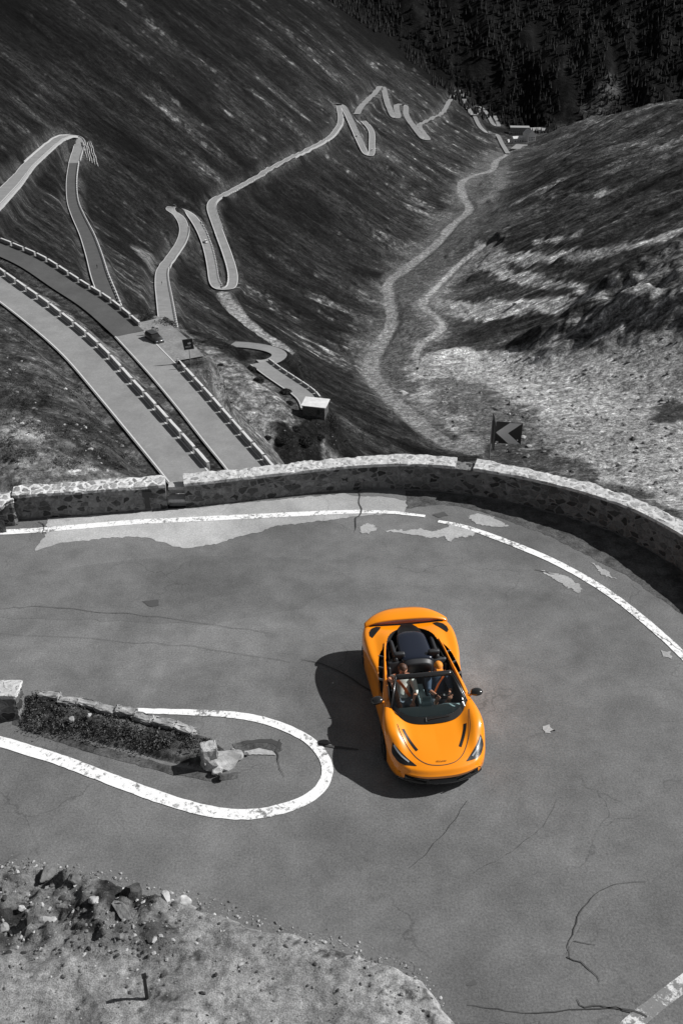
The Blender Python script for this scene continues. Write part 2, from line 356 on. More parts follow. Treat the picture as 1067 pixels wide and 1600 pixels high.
MEDGE = [(-30,12.2),(-12,12.0),gp(0,1348),gp(60,1350),gp(120,1362),gp(180,1376),gp(245,1392),gp(300,1405),gp(360,1424),gp(430,1450),gp(500,1466),gp(560,1488),gp(630,1508),gp(662,1530),gp(690,1566),gp(715,1600),(1.95,8.0),(2.3,6.5),(3.2,4.5),(3.6,2.0),(3.5,-9),(-30,-9)]
MEDGE = np.array(MEDGE)
def seg_dist(P, X, Y, closed=True):
    d = np.full(X.shape, 1e9); n = len(P)
    for i in range(n if closed else n-1):
        x1, y1 = P[i]; x2, y2 = P[(i+1) % n]; dx, dy = x2-x1, y2-y1
        t = np.clip(((X-x1)*dx+(Y-y1)*dy)/(dx*dx+dy*dy+1e-9), 0, 1); d = np.minimum(d, np.hypot(X-x1-t*dx, Y-y1-t*dy))
    return d
def inside(P, X, Y):
    ins = np.zeros(X.shape, bool); n = len(P)
    for i in range(n):
        x1, y1 = P[i]; x2, y2 = P[(i+1) % n]
        c = ((y1 > Y) != (y2 > Y)); xx = (x2-x1)*(Y-y1)/((y2-y1) if abs(y2-y1) > 1e-9 else 1e-9)+x1
        ins ^= (c & (X < xx))
    return ins
def platform(X, Y):
    d = seg_dist(PLATP[::3], X, Y); i = inside(PLATP[::3], X, Y)
    return np.where(i, -.12, -.12-1.25*d-.3*ss(d, 0, .5))
def full_z(X, Y):
    z = terrain_z(X, Y); near = Y < 75
    if near.any():
        p = np.full(X.shape, -1e3); p[near] = platform(X[near], Y[near]); z = np.maximum(z*1.0, p) if True else z
        z = np.where(near & (p > -.2), p, np.where(near, np.maximum(p, np.minimum(z, -4)), z))
    return z
def carve(X, Y, z):
    flat = np.full(X.shape, 1e9)
    for k, r in ROADS.items():
        hw = r['w']/2; far = r['P'][:, 1].mean(); mg = .4+far*.0012; bl = (1.6+far*.0045) if not r['explicit'] else 3+far*.012
        d, zr = road_dist(r['P'], X, Y, hw+mg+bl+2)
        if k in ('T', 'S'): mg, bl = .3*mg, .6*bl
        w = 1-ss(d, hw+mg, hw+mg+bl)
        z = z*(1-w)+(zr-.12-far*.0004)*w; flat = np.minimum(flat, d-hw)
    for k, r in ROADS.items():
        hw = r['w']/2; far = r['P'][:, 1].mean(); d, zr = road_dist(r['P'], X, Y, hw+.4+far*.0012)
        m = d < hw+.2+far*.0008; z = np.where(m, np.minimum(z, zr-.10-far*.0004), z)
    return z, flat
def detail(X, Y, flat):
    """rock and turf relief, faded out beside roads"""
    sc = np.clip(Y/400, .15, 2.2)
    a = .35*fbm(X/2.3, Y/2.3, 4, 60)*ss(Y, 30, 60) + 1.5*fbm(X/14, Y/14, 4, 61)*ss(Y, 60, 300) + 1.8*fbm((X+.2*Y)/70, (Y-.2*X)/9, 4, 62)*ss(Y, 120, 400) + (5+8*ss(X-np.interp(Y, _Y, _XF), 60, 140))*np.abs(fbm((X+.2*Y)/200, (Y-.2*X)/34, 5, 63, .6))*ss(Y, 400, 900)*ss(flat, 10, 60)
    return a*ss(flat, .5, 3+Y*.012)
# --- albedo regions, traced and carried onto the relief
NEARREG = ('turf_near', 'soil_near', 'bank', 'layby', 'pit', 'strip')
def wp(pts, near=False): return np.array([(hit(p[0], p[1], terrain_z) if near else hit(*p))[:2] for p in pts])
REG = [ # polygon, albedo, softness(m), warp(m)
 ('forest', [(555,-60),(600,30),(660,85),(721,136),(745,160),(782,191),(800,205),(850,190),(1000,140),(1200,100),(1200,-200),(555,-200)], .005, 60, 25),
 ('floor', [(620,640),(560,560),(585,470),(620,400),(700,330),(705,290),(770,235),(800,240),(790,300),(760,360),(720,430),(680,520),(690,600),(740,700)], .09, 40, 12),
 ('bowl', [(640,560),(700,548),(800,548),(900,556),(1067,512),(1200,480),(1300,900),(900,780),(720,690),(655,620)], .31, 12, 6),
 ('bowl2', [(660,590),(760,600),(830,640),(860,700),(760,690),(690,640)], .13, 12, 7),
 ('fan1', [(696,470),(741,475),(792,470),(882,468),(940,460),(945,470),(852,490),(792,499),(731,499),(696,482)], .42, 5, 4),
 ('fan2', [(746,378),(792,397),(852,402),(912,397),(968,384),(998,381),(1063,359),(1090,352),(1090,362),(1063,367),(998,393),(960,401),(900,411),(850,415),(790,410),(738,397)], .38, 4, 3),
 ('fan3', [(741,401),(785,411),(812,431),(880,439),(963,439),(963,447),(880,451),(806,446),(770,428),(730,416)], .36, 4, 3),
 ('fan4', [(686,548),(731,546),(812,556),(870,560),(860,572),(760,577),(690,562)], .40, 4, 3),
 ('fan5', [(832,380),(882,374),(912,364),(908,371),(870,383),(832,387)], .26, 3, 2),
 ('fan6', [(842,308),(912,305),(963,301),(963,306),(905,311),(842,313)], .16, 4, 2),
 ('apron_grass', [(745,692),(800,688),(880,712),(945,748),(1067,800),(1067,840),(900,770),(745,725)], .08, 5, 4),
 ('darkpatch', [(1012,636),(1067,628),(1100,640),(1100,665),(1030,664)], .07, 5, 4),
 ('stream1', [(650,470),(690,432),(735,398),(760,380),(775,390),(745,415),(705,450),(690,500),(700,520),(670,545),(655,530),(675,505)], .20, 12, 9),
 ('stream2', [(752,320),(790,318),(800,345),(780,375),(758,372),(770,345)], .09, 12, 9),
 ('stream3', [(765,262),(795,262),(790,290),(768,318),(752,318),(770,290)], .15, 10, 8),
 ('fanvil', [(890,200),(912,172),(930,140),(960,112),(978,118),(958,150),(952,178),(918,200)], .07, 24, 14),
 ('rock', [(800,548),(870,515),(930,470),(1000,420),(1067,385),(1200,330),(1300,480),(1067,512),(960,540),(870,556)], .17, 8, 6),
 ('turf_near', [(-200,560),(60,520),(250,700),(250,745),(180,745),(100,700),(0,640),(-200,640)], .07, 5, 3),
 ('soil_near', [(-200,640),(0,650),(100,690),(180,720),(245,760),(-200,900)], .24, 5, 3),
 ('bank', [(285,520),(330,545),(430,600),(455,650),(520,700),(560,760),(430,760),(330,625),(262,560)], .20, 5, 3),
 ('layby', [(200,500),(235,505),(285,520),(320,560),(275,578),(230,540)], .26, 3, 1),
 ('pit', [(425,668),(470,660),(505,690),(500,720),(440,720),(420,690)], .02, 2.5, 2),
 ('scarp', [(205,380),(240,395),(243,415),(225,410)], .14, 4, 3),
 ('strip', [(0,425),(60,455),(130,500),(190,545),(190,560),(110,520),(40,470),(0,450)], .13, 3, 2),
]
def albedo(X, Y, z, flat):
    u = X-np.interp(Y, _Y, _XF)
    S_ = X-.18*Y+3.5*fbm(X/50, Y/50, 2, 68); C_ = Y+.18*X+3.5*fbm(X/50, Y/50, 2, 69)
    st = fbm(S_/13, C_/6.5, 5, 70, .76)                    # broken streaks down the fall line
    st2 = fbm(S_/130, C_/26, 5, 71, .66)
    bl = fbm(X/70, Y/70, 5, 72, .6); sp = fbm(X/4.5, Y/4.5, 4, 73, .75)
    left = .0125*np.exp(.8*st+1.5*bl+1.1*st2+.4*sp)
    left = left*(1+2.8*ss(st*.7+st2*.8+.3*bl+.5*sp, .40, .75))
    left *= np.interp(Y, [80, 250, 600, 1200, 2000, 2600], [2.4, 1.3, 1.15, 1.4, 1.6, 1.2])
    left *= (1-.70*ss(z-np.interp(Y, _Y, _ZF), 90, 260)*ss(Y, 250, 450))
    right = .042*np.exp(.6*st+1.0*bl+1.3*st2+.3*sp)*(1+1.5*ss(st*.7+st2+.3*sp, .40, .8))
    a = left*(1-ss(u, -30, 40))+right*ss(u, -30, 40)
    nearb = .085*np.exp(1.7*fbm((X+.3*Y)/5, (Y-.4*X)/2.6, 5, 75, .75)+1.3*fbm(X/14, Y/14, 4, 76))
    mid = .016*np.exp(1.3*fbm((X-.2*Y)/5, (Y+.2*X)/2.6, 4, 78, .75)+1.1*fbm(X/22, Y/14, 4, 79)+.5*sp)*(1+1.6*ss(fbm((X-.2*Y)/30, (Y+.2*X)/9, 4, 98, .7), .35, .7))
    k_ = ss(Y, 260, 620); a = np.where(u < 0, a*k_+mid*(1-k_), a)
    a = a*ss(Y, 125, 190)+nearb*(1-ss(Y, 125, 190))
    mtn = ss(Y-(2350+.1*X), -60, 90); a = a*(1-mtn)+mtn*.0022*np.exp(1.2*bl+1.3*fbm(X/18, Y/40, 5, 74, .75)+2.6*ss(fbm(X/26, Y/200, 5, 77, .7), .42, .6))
    for nm, px, al, soft, warp in REG:
        P = wp(px, nm in NEARREG); wx = X+warp*fbm(X/(warp*2.2), Y/(warp*2.2), 4, 80)*1.6+warp*.8*st; wy = Y+warp*fbm(X/(warp*2.2), Y/(warp*2.2), 4, 90)*2.2
        m = poly_mask(P, wx, wy, soft)
        tex = np.exp((.8*sp+.6*bl) if nm not in ('bowl','bowl2','floor') else (.55*sp+.35*bl+.5*fbm(X/1.6, Y/1.6, 3, 99, .8)))*np.exp((.7 if nm[:3] in ('roc','fan') else .25)*st)
        if nm == 'rock': tex *= np.exp(1.5*fbm((X+Y*.3)/16, (Y-.3*X)/5, 4, 95, .7))
        if nm in ('turf_near', 'soil_near', 'bank', 'strip'): tex = np.exp(1.5*fbm((X+.3*Y)/6, (Y-.4*X)/2.2, 5, 96, .7))
        a = a*(1-m)+al*tex*m
    # cut slopes and verges beside the roads show pale rubble
    v = (1-ss(flat, .5, 2.0+Y*.006))*ss(fbm(X/20, Y/20, 3, 97), -.35, .2)*ss(Y, 100, 200)
    a = a*(1-v*.45)+.13*v*.45
    global STK
    STK = ss(Y, 150, 420)*np.where(u < 0, 1, ss(u, 20, 120))
    STK = STK*(.15+.85*ss(flat, 1, 9+Y*.015))
    for nm, px, al, soft, warp in REG:
        if nm in ('bowl', 'bowl2', 'floor', 'apron_grass', 'bank', 'layby'): STK = STK*(1-.8*poly_mask(wp(px, nm in NEARREG), X, Y, soft+6))
    return np.clip(a, .002, .6)
def heightmesh(name, X, Y, Z, alb, mat, keep=None, stk=None):
    nr, nc = X.shape; V = np.stack([X.ravel(), Y.ravel(), Z.ravel()], 1).astype(np.float32)
    i = np.arange(nr*nc).reshape(nr, nc); q = np.stack([i[:-1, :-1], i[:-1, 1:], i[1:, 1:], i[1:, :-1]], -1).reshape(-1, 4).astype(np.int32)
    if keep is not None:
        q = q[keep[q].mean(1) > .5]; used = np.unique(q); mp = np.zeros(len(V), np.int32); mp[used] = np.arange(len(used)); q = mp[q]; V = V[used]; alb = alb[used]; stk = None if stk is None else stk[used]
    me = bpy.data.meshes.new(name); me.vertices.add(len(V)); me.vertices.foreach_set('co', V.ravel())
    me.loops.add(q.size); me.loops.foreach_set('vertex_index', q.ravel()); me.polygons.add(len(q))
    me.polygons.foreach_set('loop_start', np.arange(0, q.size, 4, dtype=np.int32)); me.polygons.foreach_set('loop_total', np.full(len(q), 4, np.int32))
    me.polygons.foreach_set('use_smooth', np.ones(len(q), bool)); me.update(calc_edges=True); me.materials.append(mat)
    if alb is not None:
        at = me.attributes.new('alb', 'FLOAT', 'POINT'); at.data.foreach_set('value', alb.ravel().astype(np.float32))
        if stk is not None: a2 = me.attributes.new('stk', 'FLOAT', 'POINT'); a2.data.foreach_set('value', stk.ravel().astype(np.float32))
    return link(name, me)
nr, nc = 1000, 640
yv = np.exp(np.linspace(math.log(34), math.log(3300), nr)); sv = np.linspace(-.56, .56, nc)
YY = np.repeat(yv[:, None], nc, 1); XX = YY*sv[None, :]
YY = YY.ravel(); XX = XX.ravel()
ZZ = full_z(XX, YY); ZZ, FLAT = carve(XX, YY, ZZ)
ZZ = ZZ + detail(XX, YY, FLAT)
ZZ = np.where(YY < 55, ZZ-1.5*(1-ss(YY, 45, 55)), ZZ)
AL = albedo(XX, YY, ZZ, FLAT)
TM = {}
for k, rw, al in (('D', 8, .27), ('T', 9.5, .21), ('S', 5, .30)):
    P = ROADS[k]['P']; wobble = 1+.30*fbm(XX/9, YY/9, 3, 200)+.35*fbm(XX/40, YY/40, 2, 201)
    dd_, _ = road_dist(P, XX, YY, rw*2); hw = rw/2*wobble*(1+0*YY); core = 1-ss(dd_, hw*.85, hw*1.1)
    AL = AL*(1-core)+core*al*np.exp(.35*fbm(XX/3, YY/3, 4, 202)+.25*fbm(XX/30, YY/30, 3, 203)); TM[k] = core
fac = np.zeros(len(XX)); fac = np.maximum(TM['D'], TM['T']) > .5; sb = (TM['S'] > .5) & ~fac; sh = (nr, nc)
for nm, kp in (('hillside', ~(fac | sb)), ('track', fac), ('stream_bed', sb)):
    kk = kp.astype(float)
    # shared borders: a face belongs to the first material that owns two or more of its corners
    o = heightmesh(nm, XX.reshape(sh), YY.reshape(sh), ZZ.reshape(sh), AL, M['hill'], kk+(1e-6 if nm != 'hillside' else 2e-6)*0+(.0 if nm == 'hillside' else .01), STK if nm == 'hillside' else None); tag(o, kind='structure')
# wide outer ground so side views stay grounded
xs = np.linspace(-3800, 3800, 160); ys = np.linspace(-600, 3300, 90); GX, GY = np.meshgrid(xs, ys); gx = GX.ravel(); gy = GY.ravel()
gz = base(gx, gy)-8; gin = (gy > 20) & (np.abs(gx) < .545*gy-30); gz = np.where(gin, gz-60, gz); gz = np.where(gy < 60, np.minimum(gz, -50), gz)
far = heightmesh('terrain', GX, GY, gz.reshape(GX.shape), np.full(gx.shape, .03), M['hill']); tag(far, kind='structure')
_TG = (ZZ.reshape(nr, nc), yv, sv)
def tz(x, y):
    """height of the built terrain mesh"""
    Zg, yv_, sv_ = _TG; r = (math.log(y)-math.log(34))/(math.log(3300)-math.log(34))*(nr-1); c = (x/y+.56)/1.12*(nc-1)
    r = min(max(r, 0), nr-1.001); c = min(max(c, 0), nc-1.001); i = int(r); j = int(c); a = r-i; b = c-j
    return float(Zg[i, j]*(1-a)*(1-b)+Zg[i+1, j]*a*(1-b)+Zg[i, j+1]*(1-a)*b+Zg[i+1, j+1]*a*b)
def hitmesh(px, py, y0=60, y1=3200):
    a, b, c = ray(px, py); prev = None
    for y in np.exp(np.linspace(math.log(y0), math.log(y1), 1600)):
        x = y*a/b; z = CH+y*c/b
        if tz(x, y) >= z: return (x, y, z)
    return (x, y, z)
def ribbon(name, P, offs, mat, lift=0.0, kind='structure', zrow=None):
    """strip between two or more lateral offsets of a 3-D centre line"""
    P = np.asarray(P, float); t = np.gradient(P[:, :2], axis=0); t /= np.linalg.norm(t, axis=1)[:, None]+1e-9; n = np.stack([-t[:, 1], t[:, 0]], 1)
    V = []; nO = len(offs)
    for p, q in zip(P, n):
        for k, o in enumerate(offs): V.append((p[0]+q[0]*o, p[1]+q[1]*o, p[2]+lift+(zrow[k] if zrow else 0)))
    Fc = [(i*nO+k, i*nO+k+1, (i+1)*nO+k+1, (i+1)*nO+k) for i in range(len(P)-1) for k in range(nO-1)]
    o = pymesh(name, V, Fc, mat, None, True); tag(o, kind=kind); return o
for k, r in ROADS.items():
    P = r['P']; hw = r['w']/2; far_ = P[:, 1].mean(); lift = .02+far_*.0003
    nm = 'track' if k in ('D', 'T') else ('stream_bed' if k == 'S' else 'road')
    if k in ('T', 'S', 'D'): continue
    if False:
        offs = [-hw*1.05, -hw*.5, 0, hw*.5, hw*1.05]; P = P.copy()
        t = np.gradient(P[:, :2], axis=0); t /= np.linalg.norm(t, axis=1)[:, None]+1e-9; n = np.stack([-t[:, 1], t[:, 0]], 1)
        w = 1+.28*fbm(np.arange(len(P))/3.0, np.zeros(len(P)), 3, 5); V = []
        for i_, (p, q) in enumerate(zip(P, n)):
            for o in offs:
                wo = o*w[i_]+.8*(random.random()-.5); V.append((p[0]+q[0]*wo, p[1]+q[1]*wo, p[2]+lift+.03))
        o = pymesh(nm, V, [(i*5+k2, i*5+k2+1, (i+1)*5+k2+1, (i+1)*5+k2) for i in range(len(P)-1) for k2 in range(4)], M[r['mat']], None, True); tag(o, kind='structure'); continue
    ribbon('lay_by' if k == 'L' else 'road', P, [-hw, -hw/2, 0, hw/2, hw], M[r['mat']], lift)
    if k in ('Cloop', 'I', 'J', 'H', 'L'): continue
    lw = .13+far_*.0004
    for s in (-1, 1):
        if (k == 'Bup'): continue
        if k == 'B' and s == 1 and False: continue
        ribbon('lane_line', P, [s*(hw-.25)-lw/2, s*(hw-.25)+lw/2], M['paint_far'], lift+.03+far_*.0001)
# ------------------------------------------------------------------ the hairpin platform
from mathutils.geometry import tessellate_polygon
def rough_poly(P, step=.12, jit=.03, seed=0):
    rr = random.Random(seed); out = []; n = len(P)
    for i in range(n):
        a = Vector(P[i][:2]); b = Vector(P[(i+1) % n][:2]); k = max(1, int((b-a).length/step))
        for j in range(k):
            p = a.lerp(b, j/k); out.append((p.x+rr.uniform(-jit, jit), p.y+rr.uniform(-jit, jit)))
    return out
def sheet(name, P, z, mat, kind='structure'):
    bm = bmesh.new(); vs = [bm.verts.new((x, y, z)) for x, y in P]
    for tr in tessellate_polygon([[Vector((x, y, 0)) for x, y in P]]):
        if len(set(tr)) == 3: bm.faces.new([vs[i] for i in tr])
    bmesh.ops.recalc_face_normals(bm, faces=bm.faces[:])
    for f in bm.faces:
        if f.normal.z < 0: f.normal_flip()
    me = bpy.data.meshes.new(name); bm.to_mesh(me); bm.free(); me.materials.append(mat); o = link(name, me); tag(o, kind=kind); return o
def pxsheet(name, px, z, mat, step=.12, jit=.03, seed=0): return sheet(name, rough_poly([gp(*p) for p in px], step, jit, seed), z, mat)
inner = [tuple(p) for p in _wp]
sheet('road', inner+[tuple(p) for p in [(4.2, 4), (4, -6), (-60, -6)]], 0, M['asphalt'])
# coarse ground under and round it
xs = np.arange(-46, 32, .4); ys = np.arange(-12, 64, .4); GX, GY = np.meshgrid(xs, ys); gx = GX.ravel(); gy = GY.ravel()
gz = full_z(gx, np.maximum(gy, -12)); gz = gz+.35*fbm(gx/1.6, gy/1.6, 4, 120)*ss(-gz, .3, 2)
ga = .07*np.exp(1.3*fbm(gx/3, gy/3, 5, 121))
g = heightmesh('ground', GX, GY, gz.reshape(GX.shape), ga, M['hill']); tag(g, kind='structure')
# foreground bank, the camera looks down over it
def moundz(X, Y):
    d = seg_dist(MEDGE, X, Y); i = inside(MEDGE, X, Y); dd = np.where(i, d, -d)
    dn = dd+.14*fbm(X/.7, Y/.7, 4, 130)
    h = -.12+.34*ss(dn, -.05, .35)+.16*np.maximum(dn-.1, 0)+1.9*np.maximum(3.2-Y, 0)
    h = h+ss(dn, .05, .6)*(.16*fbm(X/.9, Y/.9, 5, 131)+.05*fbm(X/.16, Y/.16, 4, 132))
    rub = ss(-X, 2.2, 3.4)*ss(Y, 8.9, 9.8)*ss(dn, 0, .3)
    h = h+rub*(.30*fbm(X/.55, Y/.55, 4, 133)+.12*np.abs(fbm(X/.18, Y/.18, 3, 134)))
    return np.where(dn > -.2, h, -.2)
xs = np.arange(-16, 4.2, .045); ys = np.arange(2.6, 12.8, .045); GX, GY = np.meshgrid(xs, ys); gx = GX.ravel(); gy = GY.ravel()
mz = moundz(gx, gy); rubm = ss(-gx, 2.2, 3.2)*ss(gy, 9.0, 9.8)
edge = 1-ss(np.abs(seg_dist(MEDGE, gx, gy)-.12), 0, .22)
ma = (.225*np.exp(.5*fbm(gx/1.1, gy/1.1, 5, 140)+.35*fbm(gx/.12, gy/.12, 3, 141)))
tuf = ss(fbm(gx/.14, gy/.14, 4, 142, .65)+.7*fbm(gx/1.1, gy/1.1, 3, 143), .38, .62); ma = ma*(1-tuf*.72)
ma = ma*(1-rubm*.30)*(1-rubm*.75*ss(fbm(gx/.5, gy/.5, 4, 144, .65), .02, .22)); ma = ma*(1+.35*edge)
def mound_mat():
    m, nt, b = newmat('bank_gravel'); at = N(nt, 'ShaderNodeAttribute'); at.attribute_name = 'alb'
    f1 = noise(nt, 9, 8, .75); f2 = noise(nt, 40, 4, .7)
    v = mul(nt, at.outputs['Fac'], maprange(nt, f1, .3, .7, .55, 1.45)); v = mul(nt, v, maprange(nt, f2, .3, .72, .5, 1.6))
    cc = N(nt, 'ShaderNodeCombineColor')
    for k in ('Red','Green','Blue'): L(nt, v, cc.inputs[k])
    L(nt, cc.outputs[0], b.inputs['Base Color']); b.inputs['Roughness'].default_value = .95; b.inputs['Specular IOR Level'].default_value = .15
    bp = N(nt, 'ShaderNodeBump'); bp.inputs['Distance'].default_value = .035; L(nt, mul(nt, f1, mul(nt, f2, .5), 'ADD'), bp.inputs['Height']); L(nt, bp.outputs[0], b.inputs['Normal'])
    return m
M['mound'] = mound_mat()
mo = heightmesh('roadside_bank', GX, GY, mz.reshape(GX.shape), ma, M['mound']); tag(mo, kind='structure')
xs = np.arange(-40, 5.6, .5); ys = np.arange(-10, 14, .5); GX, GY = np.meshgrid(xs, ys); gx = GX.ravel(); gy = GY.ravel()
cz = moundz(gx, gy)-.12; cz = np.minimum(cz, 12.2); cin = (gx > -15.5) & (gx < 3.8) & (gy > 3) & (gy < 12.5); cz = np.where(cin, cz-.5, cz)
mo2 = heightmesh('cliff', GX, GY, cz.reshape(GX.shape), np.full(gx.shape, .17), M['mound']); tag(mo2, kind='structure')
def mzp(x, y): return float(moundz(np.array([x]), np.array([y]))[0])
# surface pieces, each a few millimetres above the last
pxsheet('concrete_apron', [(75,810),(72,836),(66,845),(54,861),(98,848),(135,845),(165,841),(200,839),(232,840),(250,847),(272,853),(292,857),(318,853),(345,849),(372,839),(400,833),(430,822),(470,818),(510,813),(552,808),(566,806),(600,803),(628,802),(636,795),(633,783),(600,776),(560,776),(540,771),(400,784),(300,795),(276,797),(160,805)], .0065, M['concrete'], .08, .035, 1)
pxsheet('road_patch', [(838,1600),(700,1600),(640,1545),(648,1506),(720,1504),(775,1512),(830,1500),(880,1490),(905,1450),(925,1430),(960,1395),(1010,1385),(1067,1345),(1300,1300),(1300,1700),(838,1700)], .0045, M['asphalt2'], .25, .05, 2)
pxsheet('road_patch', [(-300,940),(0,905),(150,880),(330,868),(480,872),(560,905),(470,950),(330,975),(0,965),(-300,1000)], .0025, M['asphalt2'], .3, .06, 3)
pxsheet('dirt_verge', [(634,766),(634,795),(684,788),(720,792),(750,799),(795,814),(858,838),(907,862),(948,884),(983,902),(1067,962),(1150,1040),(1200,1100),(1260,1060),(1170,960),(1067,893),(1008,857),(958,832),(882,807),(812,789),(731,774),(680,768)], .004, M['dirt'], .12, .03, 4)
for i, pl in enumerate([[(562,823),(572,818),(584,820),(587,828),(576,834),(562,832)], [(600,830),(618,828),(640,829),(660,826),(672,831),(690,827),(705,820),(730,824),(744,831),(738,838),(712,841),(702,846),(694,838),(672,842),(655,838),(636,835)],
   [(730,808),(745,803),(765,806),(785,816),(793,823),(775,824),(755,821),(742,818)], [(846,892),(868,896),(892,905),(910,920),(905,927),(885,918),(866,906)], [(925,880),(950,893),(960,905),(940,898)], [(1030,1015),(1046,1020),(1050,1030),(1036,1026)], [(848,1135),(860,1133),(866,1141),(858,1147),(850,1143)]]):
    pxsheet('broken_surface', pl, .009, M['concrete'], .05, .045, 10+i)
for i, pl in enumerate([[(222,940),(246,937),(250,947),(236,949)], [(676,804),(694,800),(700,806),(684,809)], [(728,1538),(742,1532),(745,1539),(733,1541)]]):
    pxsheet('tar_patch', pl, .009, M['tar'], .08, .02, 30+i)
def mark(px, w, mat, z=.0125, taper=False, seed=0):
    P = resample(crs([(*gp(*p), z) for p in px], 8), .12); rr = random.Random(seed)
    t = np.gradient(P[:, :2], axis=0); t /= np.linalg.norm(t, axis=1)[:, None]; n = np.stack([-t[:, 1], t[:, 0]], 1); V = []; m = len(P)
    ww = w if hasattr(w, '__len__') else [w, w]
    if mat is M['crack'] and z == .0171: ww = [q*.6 for q in ww]
    for i, (p, q) in enumerate(zip(P, n)):
        h = np.interp(i/(m-1), np.linspace(0, 1, len(ww)), ww)/2
        V.append((p[0]+q[0]*(h*rr.uniform(.7, 1.3) if mat is M['crack'] else h+rr.uniform(-.008, .008)), p[1]+q[1]*(h*rr.uniform(.7, 1.3) if mat is M['crack'] else h+rr.uniform(-.008, .008)), z)); V.append((p[0]-q[0]*(h*rr.uniform(.7, 1.3) if mat is M['crack'] else h+rr.uniform(-.008, .008)), p[1]-q[1]*(h*rr.uniform(.7, 1.3) if mat is M['crack'] else h+rr.uniform(-.008, .008)), z))
    return V, [(2*i, 2*i+1, 2*i+3, 2*i+2) for i in range(m-1)], mat
def markobj(name, *a, **k):
    V, Fc, mat = mark(*a, **k); o = pymesh(name, V, Fc, mat); tag(o, kind='structure'); return o
markobj('lane_line', [(-250,842),(0,832),(70,828),(200,817),(300,812),(400,807),(500,802),(562,800),(610,801),(640,804),(664,807)], [.24,.24,.24,.24,.22,.12], M['paint'])
markobj('lane_line', [(684,815),(712,820),(740,828),(800,850),(870,880),(940,920),(1000,965),(1067,1025),(1120,1085)], [.12,.2,.21,.22,.22,.22,.22], M['paint'])
markobj('lane_line', [(1150,1460),(1105,1505),(1067,1537),(1030,1565),(985,1602),(950,1640)], [.24,.24,.24], M['paint_worn'])
markobj('lane_line', [(185,1110),(250,1112),(330,1115),(390,1121),(440,1135),(480,1155),(503,1178),(512,1205),(500,1233),(470,1254),(430,1267),(390,1273),(340,1270),(280,1256),(200,1228),(100,1190),(40,1171),(0,1159),(-200,1105)], [.13,.17,.2,.22,.24,.26,.26,.26,.27,.27], M['paint'])
CR = [([(470,1031),(500,1037),(540,1055),(575,1078),(640,1110)], [.008,.025,.04,.05,.03]), ([(497,1163),(525,1168),(560,1172)], [.05,.06,.03]),
 ([(562,765),(560,785),(566,800),(556,812),(553,832)], [.05,.05,.06,.05,.01]), ([(0,952),(60,948),(200,960),(330,975),(420,990)], [.012,.02,.015,.01]), ([(890,1500),(886,1480),(897,1450),(903,1428),(925,1400),(960,1382),(1010,1378)], [.015,.025,.03,.02,.012,.008]),
 ([(884,1495),(905,1505),(930,1522),(936,1535)], [.03,.03,.015]), ([(895,1470),(930,1477)], [.02,.008]), ([(730,1572),(780,1578),(830,1585),(880,1580),(920,1577),(960,1575),(985,1582)], [.012,.02,.015,.03,.025,.03,.04]), ([(902,1560),(905,1575),(940,1572),(990,1580),(1010,1590)], [.02,.04,.03,.06,.05]),
 ([(730,1252),(705,1290),(660,1340),(640,1356)], [.012,.015,.01]), ([(870,1250),(850,1290),(800,1330),(740,1365)], [.006,.008,.005]), ([(455,1035),(300,1010),(150,1000),(0,990)], [.01,.012,.01,.006]), ([(835,890),(850,893),(866,898)], [.02,.04,.02]),
 ([(62,815),(70,822),(69,834)], [.03,.05,.02]), ([(440,1155),(432,1172),(436,1195),(444,1215)], [.03,.05,.02,.01]), ([(1010,985),(1040,1000),(1067,1022)], [.01,.015,.01])]
def jag(px, k, seed):
    rr = random.Random(seed); out = []
    for a, b in zip(px[:-1], px[1:]):
        for i in range(k):
            t = i/k; out.append((a[0]+(b[0]-a[0])*t+rr.uniform(-2.2, 2.2), a[1]+(b[1]-a[1])*t+rr.uniform(-1.6, 1.6)))
    return out+[px[-1]]
for i, (px, w_) in enumerate(CR):
    if i in (0, 1): markobj('skid_mark', px, w_, M['crack'], z=.017, seed=i)
    else: markobj('road_crack', jag(px, 5, i), w_, M['crack'], z=.0171, seed=i)
# ------------------------------------------------------------------ rocks
def rockmesh(name, r, seed, sub=3, sq=(1,1,.7), rough=.35):
    bm = bmesh.new(); bmesh.ops.create_icosphere(bm, subdivisions=sub, radius=1); rr = random.Random(seed)
    pl = [(Vector((rr.uniform(-1,1), rr.uniform(-1,1), rr.uniform(-.6,1))).normalized(), rr.uniform(.55,.9)) for _ in range(9)]
    for v in bm.verts:
        p = v.co.copy()
        for n, d in pl:
            k = p.dot(n)
            if k > d: p -= n*(k-d)
        q = p*2.3+Vector((seed, 0, 0)); p *= 1+rough*.35*(math.sin(q.x*2.1+q.y)+math.sin(q.y*3.3+q.z*2)+math.sin(q.z*4.1+q.x))/3+rr.uniform(-.03,.03)
        v.co = Vector((p.x*r*sq[0], p.y*r*sq[1], p.z*r*sq[2]))
    me = bpy.data.meshes.new(name); bm.to_mesh(me); bm.free(); return me
def rock(px, py, r, label, mat, seed, sq=(1,1,.7), group=None, z=None, rz=None, sink=.35):
    r *= .68 if z is None else 1
    x, y = gp(px, py, .25 if z is None else z); zz = mzp(x, y) if z is None else z
    me = rockmesh('rock', r, seed, 3, sq); me.materials.append(mat); o = link('rock', me); o.location = (x, y, zz+r*sq[2]*(1-sink)-.02); o.rotation_euler = (0, 0, seed*1.3 if rz is None else rz)
    tag(o, label, 'rock', group); return o
